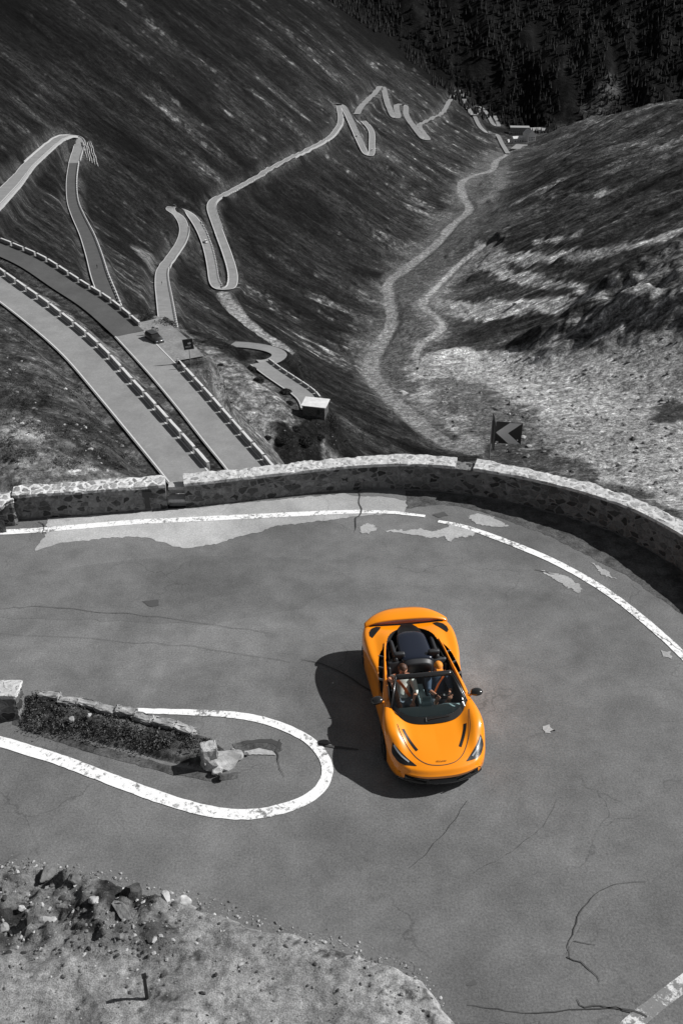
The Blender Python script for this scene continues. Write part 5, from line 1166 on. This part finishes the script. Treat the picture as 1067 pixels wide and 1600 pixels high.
edgewall('F2', -1, .60, .93, 'long retaining parapet under the climbing far road', H_=.6, W_=1.2)
edgewall('G', 1, .02, .42, 'pale parapet on the narrow far hairpin', H_=1)
edgewall('E1', -1, .02, .88, 'ragged pale retaining edge of the road leaving at far left', H_=.3, W_=1.4)
print('blocks', NBLK[0])
# lay-by gravel sheet on B
def zat(x, y): return tz(x, y)
# ------------------------------------------------------------------ signs
x, y = gp(772, 712, .9); y += .35
t = empty('road_sign', (x, y+.45, 0)); tag(t, 'black and grey chevron boards on a pole behind the curving wall', 'sign')
bm = bmesh.new(); bcyl(bm, (0,0,-1.2), (0,0,1.6), .02, .02, 10); bmobj('pole', bm, M['metal'], t, True)
def chevboard(parent, cx, cy, z0, w, h, rz, tilt=0):
    b = empty('chevron_board', (cx, cy, z0)); b.parent = parent; b.rotation_euler = (0, tilt, rz)
    bm = bmesh.new(); bbox(bm, w/2, 0, h/2, w, .025, h, 0, .006); bmobj('board', bm, M['black'], b)
    bm = bmesh.new(); P = [(.02*w, .5*h), (.52*w, .985*h), (.98*w, .985*h), (.48*w, .5*h), (.98*w, .015*h), (.52*w, .015*h)]
    for f in ((0,1,2,3), (0,3,4,5)): bm.faces.new([bm.verts.new((P[i][0], -.0165, P[i][1])) for i in f])
    bmobj('chevron', bm, M['chev'], b); bm = bmesh.new(); bbox(bm, w*.09, -.016, h*.06, .07, .004, .05); bmobj('sticker', bm, M['white'], b); bm = bmesh.new(); bcyl(bm, (w*.86, -.012, h*.2), (w*.86, -.02, h*.2), .022, .022, 8); bmobj('bolt', bm, M['white'], b); return b
chevboard(t, .10, -.03, .90, .74, .68, R(-8)); chevboard(t, .03, -.42, .86, .74, .80, R(88.5), R(-3))
# info board and warning triangle by the lay-by
z = -52.1; x, y = gp(298, 568, z); D_ = math.hypot(x, y)
t = empty('info_sign', (x, y, z)); tag(t, 'dark square information board on a thin post beside the lay-by', 'sign')
bm = bmesh.new(); bcyl(bm, (0,0,-2), (0,0,4.2), .08, .08, 8); bmobj('pole', bm, M['metal'], t, True)
b = empty('panel', (0, -.08, 2.6)); b.parent = t; b.rotation_euler = (0, R(-7), R(4)); bm = bmesh.new(); bbox(bm, 0, 0, .85, 1.65, .05, 1.75, 0, .02); bmobj('board', bm, M['board'], b)
bm = bmesh.new(); bbox(bm, 0, -.02, 1.76, 1.7, .08, .08); bmobj('frame_top', bm, M['metal'], b); bm = bmesh.new(); bbox(bm, -.02, -.02, -.05, 1.7, .08, .08); bmobj('frame_bottom', bm, M['metal'], b)
bm = bmesh.new(); bm.faces.new([bm.verts.new((px*.3+.18, -.03, pz*.26+1.02)) for px, pz in ((-1,-.2),(-.4,.5),(0,.2),(.4,.9),(.9,.3),(1,-.5),(.2,-.8),(-.5,-.7))]); bmobj('pictogram', bm, M['chev'], b)
bm = bmesh.new()
for i, (a, w_, zz) in enumerate(((-.28,.5,.5),(.22,.35,.52),(-.1,.9,.36))): bm.faces.new([bm.verts.new((a+sx*w_/2, -.03, zz+sz*.035)) for sx, sz in ((-1,-1),(1,-1),(1,1),(-1,1))])
bmobj('caption', bm, M['chev'], b)
z = -52.0; x, y = gp(281, 577, z); t = empty('warning_sign', (x, y, z)); tag(t, 'small dark triangular sign on a board at the start of the second road blocks', 'sign')
bm = bmesh.new(); bbox(bm, 0, 0, .45, .62, .05, .9, 0, .01); bmobj('backboard', bm, M['metal'], t); bm = bmesh.new()
f = [bm.verts.new((a, -.03, b_)) for a, b_ in ((-.42,.85),(.42,.85),(0,1.6))]; g_ = [bm.verts.new((a, .03, b_)) for a, b_ in ((-.42,.85),(.42,.85),(0,1.6))]; bm.faces.new(f); bm.faces.new(g_)
for i in range(3): bm.faces.new((f[i], f[(i+1) % 3], g_[(i+1) % 3], g_[i]))
bmobj('triangle', bm, M['board'], t)
# ------------------------------------------------------------------ little cars, riders, walkers
M['carblack'] = simple('car_dark_grey', .03, .3, coat=.6); M['carwhite'] = simple('car_white', .85, .3, coat=.4)
def small_car(label, loc, rz, mat, L_=4.3, W_=1.8, H_=1.5):
    t = empty('parked_car' if 'parked' in label else 'car', loc, rz); tag(t, label, 'car')
    prof = [(-L_/2, .35, .70), (-L_/2+.08, .9, .80), (-L_/2+.5, 1.0, .86), (0, .95, .9), (L_/2-1.1, .93, .9), (L_/2-.4, .80, .84), (L_/2-.03, .62, .74), (L_/2, .38, .66)]
    bm = bmesh.new(); rows = []
    for x, z, w in prof: rows.append([bm.verts.new((x, y*w*W_/1.8, zz)) for y, zz in ((-1, .25), (-1.0, z*.75), (-.9, z), (0, z+.03), (.9, z), (1.0, z*.75), (1, .25))])
    for i in range(len(rows)-1):
        for k in range(6): bm.faces.new((rows[i][k], rows[i+1][k], rows[i+1][k+1], rows[i][k+1]))
    bm.faces.new(rows[0]); bm.faces.new(rows[-1]); bmobj('body', bm, mat, t, True)
    bm = bmesh.new(); A = [(-L_/2+.15, -.78, .95), (-L_/2+.15, .78, .95), (L_/2-1.15, .80, .93), (L_/2-1.15, -.80, .93)]; B = [(-L_/2+.45, -.62, H_-.02), (-L_/2+.45, .62, H_-.02), (L_/2-1.95, .64, H_-.02), (L_/2-1.95, -.64, H_-.02)]
    a_ = [bm.verts.new(p) for p in A]; b_ = [bm.verts.new(p) for p in B]
    for i in range(4): bm.faces.new((a_[i], a_[(i+1) % 4], b_[(i+1) % 4], b_[i]))
    bmobj('windows', bm, M['winglass'], t); bm = bmesh.new(); bbox(bm, -.55, 0, H_, L_-2.35, 1.30, .07, 0, .03); bmobj('roof', bm, mat, t)
    for s in (-1, 1):
        for wx in (-L_/2+.75, L_/2-.8): bm = bmesh.new(); bcyl(bm, (wx, s*.70, .32), (wx, s*.90, .32), .32, .32, 18); bmobj('wheel', bm, M['tyre'], t)
        bm = bmesh.new(); bbox(bm, L_/2-.12, s*.58, .64, .16, .34, .14, 0, .03); bmobj('headlight', bm, M['lamp'], t)
    return t
def onroad(key, px, py):
    P = ROADS[key]['P']; best = None
    for p in P:
        v = Vector((p[0], p[1], p[2]-CH)); zc = v.y*CP-v.z*SP; yc = v.y*SP+v.z*CP; X_ = 533.5+F*v.x/zc; Y_ = 800-F*yc/zc; d_ = math.hypot(X_-px, Y_-py)
        if best is None or d_ < best[0]: best = (d_, p)
    i = int(np.argmin(np.hypot(P[:, 0]-best[1][0], P[:, 1]-best[1][1]))); j = min(max(i, 1), len(P)-2); v = P[j+1]-P[j-1]; return P[i], math.atan2(v[1], v[0])
x, y, z = hitmesh(242, 533); small_car('dark grey estate car parked in the gravel lay-by', (x, y, z+.05), R(-52), M['carblack'])
for key, px, py, lab, m, fl_ in (('F2', 318, 381, 'small white car descending the loop road below the black car', 'carwhite', 0), ('F2', 272, 327, 'black car turning through the top bend of the first loop', 'carblack', math.pi), ('G', 557, 214, 'tiny pale car on the left leg of the far narrow hairpin', 'carwhite', 0), ('G', 580, 236, 'tiny pale van on the right leg of the far narrow hairpin', 'carwhite', 0)):
    p, a = onroad(key, px, py); small_car(lab, (p[0], p[1], p[2]+.05+p[1]*.0004), a+fl_, M[m], 4.6, 1.9, 1.7 if 'van' not in lab else 2.3)
M['greyskin'] = simple('skin_grey', .35, .6); M['greyhair'] = simple('hair_grey', .04, .7); M['coat'] = simple('white_jacket', .75, .8); M['slacks'] = simple('dark_trousers', .03, .8)
def walker(label, loc, rz, top, stride=.12):
    P = empty('person', loc, rz); tag(P, label, 'person'); V = {'pelvis': (0,0,.92,(.14,.11)), 'waist': (0,0,1.08,(.13,.10)), 'chest': (0,0,1.28,(.16,.11)), 'neck': (0.01,0,1.48,.06), 'head': (.02,0,1.58,.085), 'crown': (.02,0,1.68,.075)}
    E = [('pelvis','waist'),('waist','chest'),('chest','neck'),('neck','head'),('head','crown')]
    for s, k in ((-1,'R'),(1,'L')):
        V[k+'hip'] = (0, s*.10, .86, .09); V[k+'kn'] = (.06*s*1.2, s*.11, .48, .062); V[k+'an'] = (stride*s, s*.11, .09, .042); V[k+'toe'] = (stride*s+.16, s*.12, .04, .036)
        V[k+'sh'] = (0, s*.19, 1.40, .06); V[k+'el'] = (-.05*s, s*.25, 1.12, .044); V[k+'wr'] = (.10, s*.24, .90, .03)
        E += [('pelvis',k+'hip'),(k+'hip',k+'kn'),(k+'kn',k+'an'),(k+'an',k+'toe'),('chest',k+'sh'),(k+'sh',k+'el'),(k+'el',k+'wr')]; hand(V, E, k, k+'wr', (.12, s*.24, .83), (.1, 0, -1), (1, 0, 0), .3)
    skin('body', V, E, M['greyskin'], P, 1); g = lambda r, q: tuple(a+q for a in r) if isinstance(r, tuple) else r+q
    C = {k: (*V[k][:3], g(V[k][3], .025)) for k in ('pelvis','waist','chest','Rsh','Rel','Lsh','Lel')}; C['Rfa'] = (.06, -.24, .96, .045); C['Lfa'] = (.06, .24, .96, .045)
    skin('jacket', C, [('pelvis','waist'),('waist','chest'),('chest','Rsh'),('Rsh','Rel'),('Rel','Rfa'),('chest','Lsh'),('Lsh','Lel'),('Lel','Lfa')], top, P, 1)
    C = {k: (*V[k][:3], g(V[k][3], .022)) for k in ('pelvis','Rhip','Rkn','Ran','Lhip','Lkn','Lan')}; skin('trousers', C, [('pelvis','Rhip'),('Rhip','Rkn'),('Rkn','Ran'),('pelvis','Lhip'),('Lhip','Lkn'),('Lkn','Lan')], M['slacks'], P, 1)
    bm = bmesh.new(); bmesh.ops.create_uvsphere(bm, u_segments=12, v_segments=8, radius=.1, matrix=Matrix.Translation((0, 0, 1.66))); bmesh.ops.delete(bm, geom=[v for v in bm.verts if v.co.z < 1.60 or (v.co.x > .05 and v.co.z < 1.68)], context='VERTS'); bmobj('hair', bm, M['greyhair'], P, True); return P
for px, py, lab, top in ((229, 527, 'person in a white jacket standing at the roadside left of the parked car', M['coat']), (246, 520, 'person in a pale jacket standing behind the parked car', M['coat']), (240, 519, 'person in a light top at the rear of the parked car', M['chev'])):
    x, y, z = hitmesh(px, py); walker(lab, (x, y, z), R(-60), top)
def cyclist(px, py, key, lab):
    p, a = onroad(key, px, py); loc = (p[0], p[1], p[2]+.08+p[1]*.0003); t = empty('bicycle', loc, a); tag(t, 'dark bicycle ridden by the '+lab, 'bicycle')
    for wx in (-.5, .5):
        bm = bmesh.new()
        for q in range(20): c, d_ = q*math.tau/20, (q+1)*math.tau/20; bcyl(bm, (wx+.34*math.cos(c), 0, .35+.34*math.sin(c)), (wx+.34*math.cos(d_), 0, .35+.34*math.sin(d_)), .018, .018, 5)
        bmobj('wheel', bm, M['black'], t)
    bm = bmesh.new()
    for u, v in (((-.5,0,.35),(-.12,0,.35)), ((-.12,0,.35),(-.2,0,.92)), ((-.2,0,.85),(.38,0,.90)), ((-.12,0,.35),(.38,0,.85)), ((.5,0,.35),(.38,0,.98)), ((.38,-.2,.98),(.38,.2,.98)), ((-.5,0,.35),(-.2,0,.85))): bcyl(bm, u, v, .02, .02, 6)
    bmobj('frame', bm, M['black'], t)
    P = empty('person', loc, a); tag(P, lab, 'person'); V = {'pelvis': (-.2,0,.98,(.13,.10)), 'chest': (.05,0,1.28,(.15,.11)), 'neck': (.14,0,1.42,.06), 'head': (.18,0,1.54,.09)}; E = [('pelvis','chest'),('chest','neck'),('neck','head')]
    for s, k in ((-1,'R'),(1,'L')):
        V[k+'kn'] = (.14+.06*s, s*.10, .75+.08*s, .065); V[k+'an'] = (-.08+.1*s, s*.10, .35+.12*s, .042); V[k+'toe'] = (.06+.1*s, s*.10, .30+.12*s, .035); V[k+'sh'] = (.06, s*.17, 1.34, .055); V[k+'el'] = (.25, s*.22, 1.16, .04); V[k+'wr'] = (.36, s*.19, 1.03, .028)
        E += [('pelvis',k+'kn'),(k+'kn',k+'an'),(k+'an',k+'toe'),('chest',k+'sh'),(k+'sh',k+'el'),(k+'el',k+'wr')]; hand(V, E, k, k+'wr', (.39, s*.18, 1.0), (1, 0, -.4), (0, 0, 1), .9)
    skin('body', V, E, M['slacks'], P, 1); bm = bmesh.new(); bmesh.ops.create_uvsphere(bm, u_segments=12, v_segments=8, radius=.12, matrix=Matrix.Translation((.17, 0, 1.60))); bmobj('helmet', bm, M['board'], P, True)
cyclist(250, 446, 'F1', 'cyclist climbing the left side of the first loop road'); cyclist(155, 420, 'E2', 'cyclist on the dark road at far left')
# ------------------------------------------------------------------ hut and village
def house(name, label, loc, rz, L_, W_, H_, roofh, wallm, roofm, wins, flat=False, over=.3, cat='building', doors=()):
    t = empty(name, loc, rz); tag(t, label, cat); bm = bmesh.new(); bbox(bm, 0, 0, H_/2-1.5, L_, W_, H_+3); 
    bmobj('wall', bm, wallm, t)
    bm = bmesh.new(); a, b = L_/2+over, W_/2+over
    if flat: z0 = H_+.02; vs = [bm.verts.new(p) for p in ((-a,-b,z0),(a,-b,z0),(a,b,z0+roofh),(-a,b,z0+roofh),(-a,-b,z0+.2),(a,-b,z0+.2),(a,b,z0+roofh+.2),(-a,b,z0+roofh+.2))]; fs = ((0,1,2,3),(4,5,6,7),(0,1,5,4),(1,2,6,5),(2,3,7,6),(3,0,4,7))
    else: vs = [bm.verts.new(p) for p in ((-a,-b,H_),(a,-b,H_),(a,b,H_),(-a,b,H_),(-a,0,H_+roofh),(a,0,H_+roofh))]; fs = ((0,1,5,4),(2,3,4,5),(0,4,3),(1,2,5),(0,3,2,1))
    for f in fs: bm.faces.new([vs[i] for i in f])
    bmobj('roof', bm, roofm, t)
    for (fx, z, side, w, h, kind) in wins:
        bm = bmesh.new()
        if side in ('f', 'b'): bbox(bm, fx*L_/2, (-1 if side == 'f' else 1)*(W_/2+.02), z, w, .12, h)
        else: bbox(bm, (-1 if side == 'l' else 1)*(L_/2+.02), fx*W_/2, z, .12, w, h)
        bmobj(kind, bm, M['winglass'] if kind == 'window' else M['board'], t)
    return t
M['hutwall'] = wall_mat('hut_masonry', .12, .04, .12, 2.2, .06, 1.4)
x, y, z = hitmesh(493, 650); house('stone_hut', 'small dark stone hut with a pale sloping roof below the bend', (x, y+1.5, z+.6), R(-14), 6.4, 4.2, 2.5, .5, M['hutwall'], M['roofpale'], [(.45, 1.1, 'f', .9, 1.5, 'door')], True, .35, 'hut')
vx, vy, vz = hit(812, 222); print('village', vx, vy, vz)
def vp(px, py): x, y, z = hitmesh(px, py, 800); return (x, y, z)
VW = simple('village_render', .8, .8); VG = simple('village_grey', .3, .8)
p = vp(812, 213); house('hotel', 'long grey building with a pale roof edge and rows of windows at the valley head', (p[0], p[1]+14, p[2]), R(-4), 42, 14, 17, 1.2, VG, M['roofgrey'], [(-.85+.212*i, z_, 'f', 1.4, 2.2, 'window') for z_ in (4, 8, 12) for i in range(9)], True)
p = vp(826, 220); house('hotel', 'white gabled block with an arched front beside the car park at the valley head', (p[0], p[1]+2, p[2]), R(105), 26, 17, 14, 8, VW, M['roofpale'], [(-.6+.4*i, z_, 'l', 1.6, 2.4, 'window') for z_ in (4, 8) for i in range(4)])
p = vp(812, 222); house('hotel', 'low white wing running left from the gabled block', (p[0]-2, p[1]+2, p[2]), R(14), 30, 12, 8, 4, VW, M['roofpale'], [(-.7+.35*i, 3, 'f', 1.8, 2.4, 'window') for i in range(5)])
p = vp(840, 208); house('barn', 'long low barn with a pale roof right of the valley hamlet', (p[0], p[1]+4, p[2]), R(8), 42, 15, 6, 6, VW, M['roofgrey'], [(-.6+.4*i, 2.5, 'f', 2, 2, 'window') for i in range(4)])
p = vp(798, 210); house('shed', 'small pale-roofed shed left of the valley hamlet', (p[0], p[1]+2, p[2]), R(4), 11, 8, 4, 2, VG, M['roofgrey'], [(0, 2, 'f', 2, 2, 'door')], cat='shed')
p = vp(793, 222); house('shed', 'narrow pale annex beside the road into the hamlet', (p[0], p[1]+2, p[2]), R(70), 13, 5, 3, 2, VW, M['roofgrey'], [(0, 1.5, 'l', 2, 2, 'door')], cat='shed')
zc = vp(811, 231)[2]+2.0; P = [(*gp(a_, b_, zc), zc) for a_, b_ in ((797,232),(806,225),(824,226),(814,233))]
bm = bmesh.new(); a = [bm.verts.new((q[0], q[1], zc)) for q in P]; b = [bm.verts.new((q[0], q[1], zc-14)) for q in P]; bm.faces.new(a)
for i in range(4): bm.faces.new((a[i], a[(i+1) % 4], b[(i+1) % 4], b[i]))
tag(bmobj('car_park', bm, M['asphalt_far']), kind='structure')
# snow fences by the far left bend
for i in range(5):
    f0 = hitmesh(130+3.4*i, 224+.5*i, 150); f1 = hitmesh(137+4.2*i, 252+2.2*i, 150); pts = []
    for q in range(10): t_ = q/9; xx_ = f0[0]*(1-t_)+f1[0]*t_+.35*math.sin(q*1.7+i); yy_ = f0[1]*(1-t_)+f1[1]*t_; pts.append((xx_, yy_, tz(xx_, yy_)))
    bm = bmesh.new()
    for a, b in zip(pts[:-1], pts[1:]):
        a = Vector(a); b = Vector(b); u = Vector((0, 0, 1)); side = (b-a).cross(u).normalized()*.12
        for h0, h1 in ((.2, .8), (1.1, 1.7)):
            V = [bm.verts.new(p) for p in (a+u*h0-side, b+u*h0-side, b+u*h1-side, a+u*h1-side, a+u*h0+side, b+u*h0+side, b+u*h1+side, a+u*h1+side)]
            for f in ((0,1,2,3), (7,6,5,4), (3,2,6,7), (0,4,5,1), (0,3,7,4), (1,5,6,2)): bm.faces.new([V[k] for k in f])
        bcyl(bm, a-u*.5, a+u*2, .12, .12, 6)
    tag(bmobj('snow_fence', bm, M['chev']), '%s snow fence row from the road, right of the far left bend' % ords[i], 'fence', 'snow fences')
# ------------------------------------------------------------------ trees, bushes, stones
def conifer(seed, tiers=7, seg=9):
    rr = random.Random(seed); V = []; Fc = []; MI = []; H_ = 1.0
    for k in range(6): a = k*math.tau/6; V += [(.025*math.cos(a), .025*math.sin(a), -.06), (.012*math.cos(a), .012*math.sin(a), .6)]
    for k in range(6): Fc.append((2*k, 2*((k+1) % 6), 2*((k+1) % 6)+1, 2*k+1)); MI.append(1)
    for t in range(tiers):
        z = .10+.82*t/tiers; r = (.24*(1-t/tiers)+.03)*rr.uniform(.85, 1.15); o = len(V); V.append((rr.uniform(-.01,.01), rr.uniform(-.01,.01), z+.24*(1-t/tiers*.5)))
        for k in range(seg*2): a = k*math.tau/(seg*2)+rr.uniform(-.12,.12); q = r*(1 if k % 2 else .5)*rr.uniform(.75, 1.2); V.append((q*math.cos(a), q*math.sin(a), z-(.04 if k % 2 else 0)*rr.uniform(.5, 1.5)))
        for k in range(seg*2): Fc.append((o, o+1+k, o+1+(k+1) % (seg*2))); MI.append(0)
    me = bpy.data.meshes.new('spruce'); me.from_pydata(V, [], Fc); me.materials.append(M['leaf_dark']); me.materials.append(M['bark']); me.polygons.foreach_set('material_index', MI); return me
CM = [conifer(q) for q in range(5)]
rr = random.Random(99); cnt = 0
CL = [(560,-8),(590,14),(618,38),(646,60),(674,85),(700,104),(724,124),(750,146),(774,164),(796,184)]
while cnt < 280:
    k = rr.random()*(len(CL)-1); i = int(k); f = k-i; px = CL[i][0]*(1-f)+CL[i+1][0]*f+rr.gauss(-4, 13); py = CL[i][1]*(1-f)+CL[i+1][1]*f+rr.gauss(0, 8)
    x, y, z = hitmesh(px, py, 900)
    if z < -600 or min(np.hypot(ROADS[q]['P'][:, 0]-x, ROADS[q]['P'][:, 1]-y).min() for q in 'HIJ') < 16: continue
    o = link('spruce_tree', CM[rr.randrange(5)]); h = rr.uniform(9, 17); o.location = (x, y, z); o.scale = (h, h, h); o.rotation_euler = (0, 0, rr.random()*6.3); cnt += 1
    tag(o, 'dark spruce on the wooded edge above the valley head', 'tree', 'spruces on the wooded edge')
V = []; Fc = []; n = 0
for _ in range(11000):
    y = rr.uniform(2380, 3150); x = rr.uniform(.0, .52)*y-30
    if x < .12*y-90 and y < 2500: continue
    if abs(x/y) > .55: continue
    if vn(np.array([x/60]), np.array([y/90]), 7)[0] < .27: continue
    z = tz(x, y); h = rr.uniform(7, 17); o = len(V); V.append((x, y, z+h))
    for k in range(6): a = k*math.tau/6; q = h*.2*rr.uniform(.7, 1.2); V.append((x+q*math.cos(a), y+q*math.sin(a), z+rr.uniform(0, .12)*h))
    for k in range(6): Fc.append((o, o+1+k, o+1+(k+1) % 6))
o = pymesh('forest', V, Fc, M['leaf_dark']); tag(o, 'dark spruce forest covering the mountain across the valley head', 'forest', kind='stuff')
def bush(px, py, r, h, label, seed, mat='leaf', n=700):
    x, y, z = hitmesh(px, py); t = empty('bush', (x, y, z)); tag(t, label, 'bush'); tuft('foliage', 0, 0, -.05, r, h, n*3, M[mat], seed, t, .20*max(1, r/1.4))
    bm = bmesh.new(); rq = random.Random(seed)
    for _ in range(6): a = rq.random()*6.28; bcyl(bm, (0,0,-.3), (math.cos(a)*r*.55, math.sin(a)*r*.55, h*.65), .04, .02, 5)
    bmobj('stem', bm, M['bark'], t)
for i, (a, b, r, h, lb) in enumerate([(392,580,1.9,1.7,'leafy bush left of the small bend on the bank'), (404,597,1.7,1.6,'bush on the bank just below another near the small bend'), (447,615,1.8,1.6,'bush at the near edge of the road above the hut'), (452,632,1.3,1.2,'low bush touching the left corner of the hut'),
   (345,572,1.0,.8,'small dark bush on the pale bank right of the info board'), (440,690,1.8,1.5,'dark bush at the left of the shaded pit below the hut'), (478,692,2.1,2.1,'largest dark bush, in the shaded pit just above the wall'), (462,672,1.5,1.3,'bush at the upper rim of the shaded pit'),
   (500,684,1.3,1.1,'bush on the right rim of the shaded pit'), (345,545,1.2,.6,'flat bush behind the info board'), (320,535,1.1,.6,'flat bush up-slope of the info board'), (418,685,1.1,.9,'small bush at the far left rim of the shaded pit')]): bush(a, b, r, h, lb, 200+i)
# scattered dark scrub and turf clumps on the near slopes
def scrub(name, n, poly, r0, r1, mat, label, seed, leaf=.12, per=34, hh=.8):
    rq = random.Random(seed); V = []; Fc = []; xs_ = [p[0] for p in poly]; ys_ = [p[1] for p in poly]; k = 0
    while k < n:
        px = rq.uniform(min(xs_), max(xs_)); py = rq.uniform(min(ys_), max(ys_))
        if not pin(poly, px, py): continue
        k += 1
        if vn(np.array([px/16.]), np.array([py/11.]), 31)[0] < .45: continue
        x, y, z = hitmesh(px, py, 34)
        if min(np.hypot(ROADS[q]['P'][:, 0]-x, ROADS[q]['P'][:, 1]-y).min() for q in ('A', 'B', 'Bup', 'C')) < 4.2: continue
        r = rq.uniform(r0, r1)
        for _ in range(per):
            a = rq.random()*6.28; q = r*math.sqrt(rq.random()); p = Vector((x+q*math.cos(a), y+q*math.sin(a), z+hh*r*(1-(q/r)**2)*rq.uniform(.1, 1))); d_ = Vector((rq.uniform(-1,1), rq.uniform(-1,1), rq.uniform(-.1,1))).normalized(); s = d_.cross(Vector((rq.uniform(-1,1), rq.uniform(-1,1), .3))).normalized(); l = leaf*rq.uniform(.6, 1.5); o = len(V)
            V += [p-d_*l*.5, p+s*l*.35, p+d_*l*.6, p-s*l*.35]; Fc.append((o, o+1, o+2, o+3))
    o = pymesh(name, V, Fc, mat); tag(o, label, 'scrub', kind='stuff')
scrub('scrub', 900, [(0,470),(60,520),(160,600),(250,690),(255,735),(0,735)], .3, .8, M['leaf'], 'dark scrub scattered over the slope at the left below the wall', 301)
scrub('scrub', 600, [(60,460),(190,550),(345,720),(335,690),(200,540),(0,395),(0,420)], .25, .6, M['leaf'], 'dark turf clumps on the strip between the two near roads', 302)
scrub('scrub', 900, [(300,520),(420,590),(470,650),(540,690),(600,700),(430,715),(300,560)], .25, .7, M['leaf'], 'dark clumps on the pale bank right of the second road', 303)
scrub('scrub', 800, [(440,560),(520,590),(600,650),(680,695),(540,700),(500,640),(440,600)], .6, 1.8, M['leaf'], 'heath clumps on the slope right of the hut', 304, .3, 30, .6)
scrub('scrub', 500, [(230,480),(300,520),(420,560),(360,545),(280,515),(210,500)], .5, 1.2, M['leaf'], 'heath clumps beyond the lay-by', 305, .2, 30, .6)
def stonefield(n, poly, r0, r1, label, seed):
    rq = random.Random(seed)
    def fn(r_):
        for _ in range(40):
            px = r_.uniform(min(p[0] for p in poly), max(p[0] for p in poly)); py = r_.uniform(min(p[1] for p in poly), max(p[1] for p in poly))
            if pin(poly, px, py): break
        x, y, z = hitmesh(px, py, 60)
        if min(np.hypot(ROADS[q]['P'][:, 0]-x, ROADS[q]['P'][:, 1]-y).min() for q in ('A', 'B', 'Bup', 'C')) < 4: return None
        return (x, y, z)
    tag(pebbles('stones', n, fn, r0, r1, [M['stone'], M['stone_mid'], M['stone_dark'], M['stone_mid']], seed), label, 'stones')
stonefield(900, [(640,560),(760,548),(900,556),(1067,515),(1067,790),(900,745),(700,680)], .25, 1.6, 'stones scattered over the pale gravel basin', 401)
stonefield(500, [(0,500),(120,590),(250,700),(250,740),(0,740)], .05, .35, 'stones scattered on the slope at the left below the wall', 402)
stonefield(600, [(285,530),(430,600),(540,700),(430,715),(290,560)], .05, .4, 'stones scattered on the bank right of the second road', 403)
for i, (a, b, r, lb) in enumerate([(630,616,2.6,'large pale boulder on the valley floor right of the track'), (806,476,2.2,'whitish boulder at the foot of the dark outcrop fans'), (778,640,1.8,'grey boulder in the pale basin above the chevron sign'), (912,585,1.6,'dark boulder on the pale basin below the outcrop')]):
    x, y, z = hitmesh(a, b, 100); me = rockmesh('boulder', r, 90+i, 3, (1.4, 1, .6)); me.materials.append(M['stone' if i < 2 else 'stone_mid']); o = link('boulder', me); o.location = (x, y, z+r*.2); tag(o, lb, 'boulder')
# ------------------------------------------------------------------ light
SUNV = Vector((1.18, .28, 1.0)).normalized()
sun = bpy.data.lights.new('sun', 'SUN'); so = bpy.data.objects.new('sun', sun); COL.objects.link(so)
sun.energy = 4.6; sun.angle = R(.5); sun.color = (1, .995, .985); so.rotation_euler = SUNV.to_track_quat('Z', 'Y').to_euler(); so.location = (20, 10, 30)
w = bpy.data.worlds.new('World'); SC.world = w; w.use_nodes = True; nt = w.node_tree
sky = nt.nodes.new('ShaderNodeTexSky'); sky.sky_type = 'NISHITA'; sky.sun_disc = False
sky.sun_elevation = math.asin(SUNV.z); sky.sun_rotation = math.atan2(SUNV.x, SUNV.y); sky.altitude = 2500
hs = nt.nodes.new('ShaderNodeHueSaturation'); hs.inputs['Saturation'].default_value = .12
bg = nt.nodes['Background']; bg.inputs['Strength'].default_value = .055
nt.links.new(sky.outputs[0], hs.inputs['Color']); nt.links.new(hs.outputs[0], bg.inputs['Color'])
SC.view_settings.view_transform = 'Standard'; SC.view_settings.look = 'None'; SC.view_settings.gamma = 1; SC.view_settings.exposure = .22
SC.render.film_transparent = False
